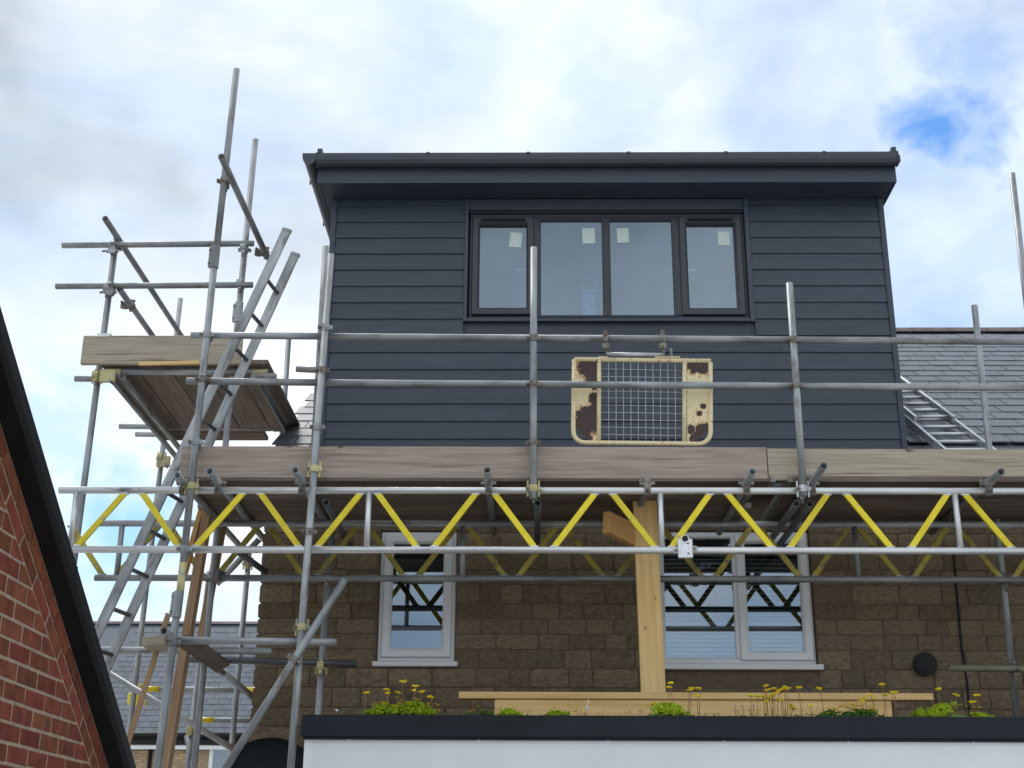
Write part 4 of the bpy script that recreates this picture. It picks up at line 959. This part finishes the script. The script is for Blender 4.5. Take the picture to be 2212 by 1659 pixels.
# couplers cluster where rear beam meets the tower standard
c = P(470, 1247, BYR + .02); rt = root('swivel_coupler', tuple(c), 'dark swivel coupler where the rear beam meets the tower standard', 'coupler')
bm = bmesh.new(); cyl_bm(bm, (0, -.05, -.04), (0, -.05, .04), .034, 14); cyl_bm(bm, (-.05, 0, 0), (.05, 0, 0), .036, 14); cyl_bm(bm, (0, -.03, 0), (0, .05, 0), .03, 14)
place('body', from_bm('body', bm, 'darksteel'), c, rt)
for sx, sz in ((-.05, -.03), (.05, .03)): place('bolt', BOLT, c + Vector((sx, -.03, sz)), rt, (0, math.pi / 2, 0))
# right edge tube
tube('green stained tube at the right in front of the stone wall', P(2050, 1443, 9.64), P(2330, 1446, 9.64), mat='greentube', group='lower lift tubes')

# --- leaning timbers at the left corner
def timber(label, a, b, wd, th, mat, hint=Vector((1, 0, 0))):
    o = beam('timber_length', a, b, wd, th, mat, None, hint); return tag(o, label, 'timber', 'leaning timbers')
timber('pale timber leaning from the beam down past the corner standard', P(352, 1690, 9.30), P(452, 1090, 9.45), .058, .10, 'oldtimber')
timber('darker timber leaning just right of the pale one', P(432, 1400, 9.75), P(482, 1125, 9.75), .05, .09, 'oldtimber')
timber('thin lath leaning left of the corner standard', P(270, 1625, 9.15), P(364, 1325, 9.0), .035, .022, 'oldtimber')
timber('reddish timber leaning under the left end of the platform', P(398, 1240, 9.35), P(440, 1085, 9.45), .035, .06, 'orange')

# --- pine prop, its stub and the planks lying on the flat roof
o = beam('timber_prop', P(1411, 1498, 9.22), P(1391, 1060, 9.22), .164, .07, 'pine', None); tag(o, 'fresh pine prop standing on the flat roof planks', 'timber prop')
o = plank('timber_stub', P(1309, 1128, 8.95), P(1388, 1166, 9.30), .155, .055, 'orange', None); tag(o, 'short orange timber stub nailed to the pine prop', 'timber')
yA = 9.20
zA1 = P(1400, 1511, yA).z
o = box('timber_plank', (P(1068, 1520, yA).x, yA, ET - .024), (P(1926, 1520, yA).x, yA + .075, zA1), 'pinex', None, .006); tag(o, 'thick pale timber lying on the flat roof under a longer plank', 'timber')
o = box('timber_plank', (P(991, 1503, yA).x, yA - .015, zA1 + .001), (P(2015, 1503, yA).x, yA + .10, zA1 + .046), 'pinex', None, .004); tag(o, 'long thin plank lying on the thicker timber on the flat roof', 'timber')

# ================================================================== cream safety gate
GYT = 8.745
def gp(cx, cy): return P(1161.3 + .2 * cx, 691.25 + .2 * cy, GYT)
gate = root('safety_gate', tuple(gp(1125, 1340)), 'rusty cream painted wire mesh gate hanging on the guard rail', 'gate')
def path_tube(name, pts, r, mat, parent, n=10):
    V = []; Fc = []; m_ = len(pts)
    for k, p in enumerate(pts):
        d = (pts[min(k + 1, m_ - 1)] - pts[max(k - 1, 0)]).normalized(); u_ = Vector((0, 1, 0)); w_ = d.cross(u_).normalized()
        for j in range(n): an = 2 * math.pi * j / n; V.append(p + (u_ * math.cos(an) + w_ * math.sin(an)) * r)
    for k in range(m_ - 1):
        for j in range(n): q = (j + 1) % n; Fc.append((k * n + j, k * n + q, (k + 1) * n + q, (k + 1) * n + j))
    Fc += [tuple(range(n))[::-1], tuple(range((m_ - 1) * n, m_ * n))]
    c = sum((Vector(p) for p in pts), Vector()) / m_
    return place(name, mesh(name, [v - c for v in V], Fc, mat, True), c, parent)
path_tube('top_bar', [gp(395, 425), gp(1870, 442)], .0155, 'cream', gate)
pts = [gp(395, 430)] + [gp(385, 1150)]
for k in range(1, 9):
    an = k / 8 * math.pi / 2; pts.append(gp(385 + 130 * (1 - math.cos(an)), 1200 + 125 * math.sin(an)))
pts += [gp(1740, 1340)]
for k in range(1, 9):
    an = k / 8 * math.pi / 2; pts.append(gp(1740 + 128 * math.sin(an), 1340 - 130 * (1 - math.cos(an))))
pts += [gp(1865, 460)]
path_tube('frame', pts, .0165, 'cream', gate)
for cx in (664, 1588): path_tube('stile', [gp(cx, 440), gp(cx - 4, 1325)], .0155, 'cream', gate)
def sheet(pl, blobs, nm):
    pw = [gp(*q) for q in pl]; c = sum(pw, Vector()) / len(pw); n = len(pw)
    V = [p - c for p in pw]; V = V + [v + Vector((0, .003, 0)) for v in V]
    lb = [((gp(bx_, by_) - c).x, (gp(bx_, by_) - c).z, br_ * .2 * GYT / F * 1.08) for (bx_, by_, br_) in blobs]
    return place('sheet', mesh('sheet', V, [tuple(range(n)), tuple(range(n, 2 * n))[::-1]] + [((k + 1) % n, k, n + k, n + (k + 1) % n) for k in range(n)], cream_material(nm, lb)), c, gate)
sheet([(412, 1165), (560, 1312), (645, 1312), (645, 445), (412, 445)], [(560, 500, 130), (600, 600, 90), (630, 700, 60), (625, 850, 70), (600, 980, 70), (540, 1080, 150), (470, 1140, 110), (590, 1120, 90), (520, 1270, 70)], 'cream_sheet_flaking_left')
sheet([(1615, 1330), (1700, 1330), (1845, 1190), (1845, 462), (1615, 462)], [(1700, 490, 90), (1790, 520, 75), (1785, 930, 30), (1750, 1010, 30), (1660, 1180, 45), (1790, 1200, 90), (1730, 1290, 80)], 'cream_sheet_flaking_right')
for k in range(10):
    cx = 766 + 80 * k; path_tube('wire', [gp(cx, 452), gp(cx + 2, 900), gp(cx + 3, 1318)], .0024, 'wire', gate, 5)
for k, cy in enumerate((530, 610, 690, 768, 838, 918, 996, 1076, 1156, 1235)):
    path_tube('wire', [gp(680, cy), gp(1100, cy + 6), gp(1572, cy + 13)], .0024, 'wire', gate, 5)
path_tube('hinge_bar', [gp(745, 368), gp(1350, 375)], .014, 'alu', gate)
for cx in (735, 1345):
    path_tube('hinge_arm', [gp(cx, 265), gp(cx + 15, 300), gp(cx + 12, 400)], .010, 'galv', gate, 8)
    box('hinge_plate', tuple(gp(cx - 80, 412) + Vector((0, -.012, 0))), tuple(gp(cx + (20 if cx < 1000 else 190), 398) + Vector((0, .012, 0))), 'cream', gate)
    q = gp(cx - 10, 190)
    bm = bmesh.new(); cyl_bm(bm, (-.022, 0, 0), (.022, 0, 0), .034, 16); box_bm(bm, (-.012, -.03, .02), (.012, .0, .058), .005); box_bm(bm, (-.026, -.02, -.075), (.026, .02, -.03), .006); cyl_bm(bm, (0, -.03, .045), (0, .03, .045), .006, 8)
    place('rail_clamp', from_bm('rail_clamp', bm, 'coupler'), (q.x, BYF + .004, P(1300, 732.5, BYF).z), gate)
path_tube('latch_arm', [gp(1440, 310), gp(1445, 405)], .009, 'galv', gate, 8)

# ================================================================== roof ladder on the slates
def on_roof(u, v, lift):
    d = ray(u, v); t_ = (4.974 - SLOPE * 10.633 + lift - 1.6) / (d.z - SLOPE * d.y); return EYE + d * t_
q1, q2 = on_roof(1948, 813, .10), on_roof(2118, 966, .10); q3 = on_roof(2031, 966, .10)
XR_, XL_ = (q1.x + q2.x) / 2, q3.x
rl = root('ladder', (XL_, 10.2, roof_z(10.2)), 'aluminium roof ladder lying on the slates right of the dormer', 'ladder')
def rp(x, y, lift): return Vector((x, y, roof_z(y) + lift))
ymid = on_roof(2045, 905, .10).y
for (y0, y1, dx, lift) in ((10.05, ymid + .2, 0, .09), (ymid - .15, q1.y + .1, -.028, .135)):
    for x in (XL_ - dx, XR_ + dx): beam('stile', rp(x, y0, lift), rp(x, y1, lift), .026, .066, 'alu', rl, Vector((1, 0, 0)), .003)
    y = y0 + .1
    while y < y1 - .03: pipe('rung', rp(XL_ - dx, y, lift), rp(XR_ + dx, y, lift), 'alu', rl, r=.0155, n=12); y += .215
beam('top_hook', rp(XR_ - .05, q1.y + .1, .12), rp(XR_ - .05, q1.y + .22, .16), .05, .03, 'alu', rl)

# ================================================================== dark dish on the wall, bottom left
dc = P(585, 1662, 9.85)
ds = root('satellite_dish', tuple(dc), 'dark grey rounded dish on the stone wall behind the front brace', 'dish')
V = [Vector((0, .05, 0))]; Fc = []; n = 36; rx, rz_ = .30, .215
for rr, yy in ((.35, .04), (.7, .01), (1.0, -.045)):
    for k in range(n): an = 2 * math.pi * k / n; V.append(Vector((rx * rr * math.cos(an), yy, rz_ * rr * math.sin(an))))
for k in range(n):
    q = (k + 1) % n; Fc.append((0, 1 + k, 1 + q))
    for l_ in range(2): Fc.append((1 + l_ * n + k, 1 + (l_ + 1) * n + k, 1 + (l_ + 1) * n + q, 1 + l_ * n + q))
b0 = len(V); V += [v + Vector((0, .012, 0)) for v in V]
Fc += [tuple(b0 + i for i in f[::-1]) for f in Fc]
for k in range(n): q = (k + 1) % n; Fc.append((1 + 2 * n + k, 1 + 2 * n + q, b0 + 1 + 2 * n + q, b0 + 1 + 2 * n + k))
place('reflector', mesh('reflector', V, Fc, 'trim', True), dc, ds)
pipe('mounting_arm', dc + Vector((0, .05, 0)), (dc.x, WY, dc.z - .1), 'black', ds, r=.02)
pipe('feed_arm', dc + Vector((0, .0, -rz_)), dc + Vector((0, -.3, -.05)), 'black', ds, r=.012)

# ================================================================== sedum and flowers on the flat roof
def sedum_clump(label, u0, u1, vtop, y, n, flowers=0, mat='sedum', seed=0):
    r_ = random.Random(seed); x0, x1 = P(u0, 1540, y).x, P(u1, 1540, y).x; zt2 = P((u0 + u1) / 2, vtop, y).z; base = ET - .03; H = zt2 - base; cx_ = (x0 + x1) / 2; hw = (x1 - x0) / 2
    rt = root('sedum_clump', (cx_, y, base), label, 'sedum', 'sedum clumps on the flat roof')
    V = []; Fc = []; V2 = []; F2 = []
    def blob(Vl, Fl, c, s, petals, up):
        for k in range(petals):
            an = 2 * math.pi * k / petals + r_.uniform(-.3, .3); d = Vector((math.cos(an), math.sin(an), up + r_.uniform(-.2, .3))); w_ = Vector((-math.sin(an), math.cos(an), 0)) * s * .42
            i = len(Vl); Vl += [c, c + d * s * .55 + w_, c + d * s, c + d * s * .55 - w_]; Fl.append((i, i + 1, i + 2, i + 3))
    lumps = [(r_.uniform(-.85, .85), r_.uniform(.45, 1.0)) for _ in range(max(3, int(hw / .05)))]
    for k in range(n):
        lx, lh = r_.choice(lumps); px = max(-1, min(1, lx + r_.gauss(0, .16))); py = r_.uniform(-1, 1)
        hh = H * lh * math.sqrt(max(.05, 1 - .75 * px * px)) * (1 - .5 * py * py) * r_.uniform(.55, 1.0)
        blob(V, Fc, Vector((px * hw, py * .09, hh)), r_.uniform(.016, .026), 5, .7)
    for k in range(flowers):
        px = r_.uniform(-.9, .9); py = r_.uniform(-1, .3); hh = H * (1 - .45 * px * px) * r_.uniform(.55, 1.05)
        blob(V2, F2, Vector((px * hw, py * .09, hh + .006)), r_.uniform(.011, .017), 6, .25)
    bmv = []
    place('leaves', mesh('leaves', V, Fc, mat), (cx_, y, base), rt)
    # low mound of soil and stems beneath the leaves
    mv = []; mf = []
    for i in range(9):
        for j in range(5):
            px, py = -1 + i / 4, -1 + j / 2; mv.append((px * hw, py * .10, max(0, H * .45 * (1 - px * px) * (1 - py * py))))
    for i in range(8):
        for j in range(4): mf.append((i * 5 + j, (i + 1) * 5 + j, (i + 1) * 5 + j + 1, i * 5 + j + 1))
    place('mound', mesh('mound', mv, mf, 'sedumdark', True), (cx_, y, base), rt)
    if flowers: place('blossoms', mesh('blossoms', V2, F2, 'petal'), (cx_, y, base), rt)
for a in (('bright green sedum mound with yellow blossoms at the left end of the roof', 788, 963, 1514, 8.43, 520, 60, 'sedum', 1),
          ('tiny sedum patch left of the thick timber end', 1003, 1062, 1530, 8.42, 110, 16, 'sedumdark', 2),
          ('low green sedum strip before the left part of the thick timber', 1068, 1150, 1527, 8.42, 200, 6, 'sedum', 3),
          ('green sedum tuft before the timber left of the prop', 1182, 1262, 1524, 8.42, 200, 22, 'sedum', 4),
          ('rounded green sedum mound beneath the foot of the prop', 1352, 1492, 1518, 8.43, 420, 14, 'sedum', 5),
          ('yellow flowering sedum mat towards the right end of the timber', 1770, 1905, 1526, 8.42, 220, 90, 'sedumdark', 6),
          ('small upright green sedum tuft right of the timber', 1968, 1998, 1519, 8.42, 120, 0, 'sedum', 7),
          ('wide green sedum mound at the right end of the roof', 1992, 2135, 1519, 8.43, 420, 16, 'sedum', 8)): sedum_clump(*a)
def flower_meshes():
    out_ = []
    for k in range(5):
        r_ = random.Random(k + 70); V = []; Fc = []
        for j in range(16):
            an = r_.uniform(0, 6.3); rr = r_.uniform(0, .016); c = Vector((math.cos(an) * rr, math.sin(an) * rr, r_.uniform(-.003, .005))); s = r_.uniform(.006, .009)
            i = len(V); V += [c + Vector((-s, 0, 0)), c + Vector((0, -s, .002)), c + Vector((s, 0, .001)), c + Vector((0, s, .002)), c + Vector((0, 0, -s)), c + Vector((0, 0, s * .6))]
            Fc += [(i, i + 1, i + 4), (i + 1, i + 2, i + 4), (i + 2, i + 3, i + 4), (i + 3, i, i + 4), (i + 1, i, i + 5), (i + 2, i + 1, i + 5), (i + 3, i + 2, i + 5), (i, i + 3, i + 5)]
        out_.append((V, Fc))
    return out_
FM = flower_meshes(); FMY = [mesh('flower_head', V, Fc, 'petal') for V, Fc in FM]; FMP = [mesh('flower_head', [v * .7 for v in V], Fc, 'pink') for V, Fc in FM]
ORD = ('leftmost', 'second from left', 'third from left', 'fourth from left', 'fifth from left', 'sixth from left', 'seventh from left', 'eighth from left', 'rightmost')
def flowers(pts, where, pink=False):
    pts = sorted(pts)
    for k, (u, v) in enumerate(pts):
        flower(u, v, where, pink, None, '' if len(pts) > 9 else (', rightmost' if k == len(pts) - 1 else ', ' + ORD[k]))
def flower(u, v, where, pink=False, y=None, which=''):
    y = y or random.uniform(8.37, 8.52); h = P(u, v, y); base = Vector((h.x + random.uniform(-.025, .02), y + random.uniform(-.02, .02), ET - .03))
    rt = root('sedum_flower', tuple(base), ('pale pink' if pink else 'yellow') + ' flower on a thin stalk ' + where + which, 'flower', 'sedum flowers ' + where)
    mid = (base + h) / 2 + Vector((random.uniform(-.012, .012), 0, 0))
    path_tube('stalk', [base, mid, h], .0022, 'stalk', rt, 5)
    place('flower_head', random.choice(FMP if pink else FMY), h, rt, (random.uniform(-.3, .3), random.uniform(-.25, .25), random.uniform(0, 6)), (1.25, 1.25, .85))
flowers(((790, 1497), (870, 1472), (836, 1489), (838, 1497), (860, 1496), (898, 1482), (896, 1491), (911, 1494), (930, 1505)), 'over the left sedum mound')
flowers(((1449, 1475), (1446, 1484), (1494, 1486), (1490, 1490), (1512, 1487), (1507, 1503), (1411, 1520)), 'beside the foot of the prop')
flowers(((1654, 1481), (1656, 1491), (1670, 1487), (1685, 1490), (1682, 1495), (1700, 1487), (1694, 1485), (1673, 1498), (1661, 1506), (1649, 1504), (1637, 1504), (1622, 1503), (1726, 1485), (1772, 1487), (1751, 1523), (1668, 1502), (1690, 1512), (1655, 1515), (1708, 1524), (1714, 1530)), 'in the cluster before the middle of the timber')
flowers(((1906, 1478), (1882, 1500), (1887, 1508), (1914, 1500), (1933, 1496), (1926, 1495), (1867, 1508), (1862, 1514)), 'at the right end of the timber')
flowers(((2028, 1488), (2066, 1501), (2111, 1501), (2100, 1516)), 'over the right sedum mound')
flowers(((1588, 1522), (1604, 1524), (1628, 1524), (1618, 1531), (1590, 1536), (1835, 1527), (1872, 1525)), 'among the yellow ones', True)
# white scraps caught on the roof edge
for (u, v, lab) in ((1270, 1522, 'crumpled white scrap standing before the timber'), (2118, 1546, 'tiny white scrap at the right end of the roof edge'), (727, 1536, 'tiny white scrap near the left end of the roof edge')):
    c = P(u, v, 8.40); r_ = random.Random(int(u)); V = [(r_.uniform(-.012, .012), r_.uniform(-.012, .012), -.03 + .012 * k) for k in range(6)] + [(r_.uniform(-.016, .016), r_.uniform(-.01, .01), -.03 + .012 * k) for k in range(6)]
    if u != 1270: V = [(a * .8, b * .8, c_ * .35) for a, b, c_ in V]
    Fc = [(k, k + 1, 7 + k, 6 + k) for k in range(5)]
    o = place('white_scrap', mesh('white_scrap', V, Fc, 'pvc'), c); tag(o, lab, 'scrap')
    md = o.modifiers.new('thickness', 'SOLIDIFY'); md.thickness = .002

# ragged low growth, dead stems and grit along the whole roof edge: nobody could count it
r_ = random.Random(77); V = []; Fc = []; xa_, xb_ = P(720, 1540, 8.42).x, P(2150, 1545, 8.42).x; base = ET - .024
for k in range(1500):
    x = r_.uniform(xa_, xb_); dens = .5 + .5 * math.sin(x * 5.1 + 1.3) * math.sin(x * 2.3)
    if r_.random() > .25 + .75 * dens: continue
    y = r_.uniform(EY + .07, EY + .35); s_ = r_.uniform(.006, .013); h = r_.uniform(.015, .055) * (.5 + .6 * dens)
    c = Vector((x, y, base + h))
    for j in range(4):
        an = j * 1.57 + r_.uniform(-.5, .5); d = Vector((math.cos(an), math.sin(an), r_.uniform(.3, 1.0))); w_ = Vector((-math.sin(an), math.cos(an), 0)) * s_ * .4
        i = len(V); V += [c, c + d * s_ * .5 + w_, c + d * s_, c + d * s_ * .5 - w_]; Fc.append((i, i + 1, i + 2, i + 3))
o = place('ground_cover', mesh('ground_cover', V, Fc, 'sedumdark'), (0, 0, 0)); tag(o, 'low straggling green growth along the edge of the flat roof', 'ground cover', None, 'stuff')
V = []; Fc = []
for k in range(260):
    x = r_.uniform(xa_, xb_); y = r_.uniform(EY + .07, EY + .3); h = r_.uniform(.04, .11) * r_.uniform(.6, 1); t = Vector((x + r_.uniform(-.03, .03), y + r_.uniform(-.02, .02), base + h)); b = Vector((x, y, base)); q = Vector((.0014, 0, 0))
    i = len(V); V += [b - q, b + q, t + q * .6, t - q * .6]; Fc.append((i, i + 1, i + 2, i + 3))
o = place('dry_stems', mesh('dry_stems', V, Fc, 'stalk'), (0, 0, 0)); tag(o, 'thin dry brown stems scattered along the flat roof edge', 'dry stems', None, 'stuff')
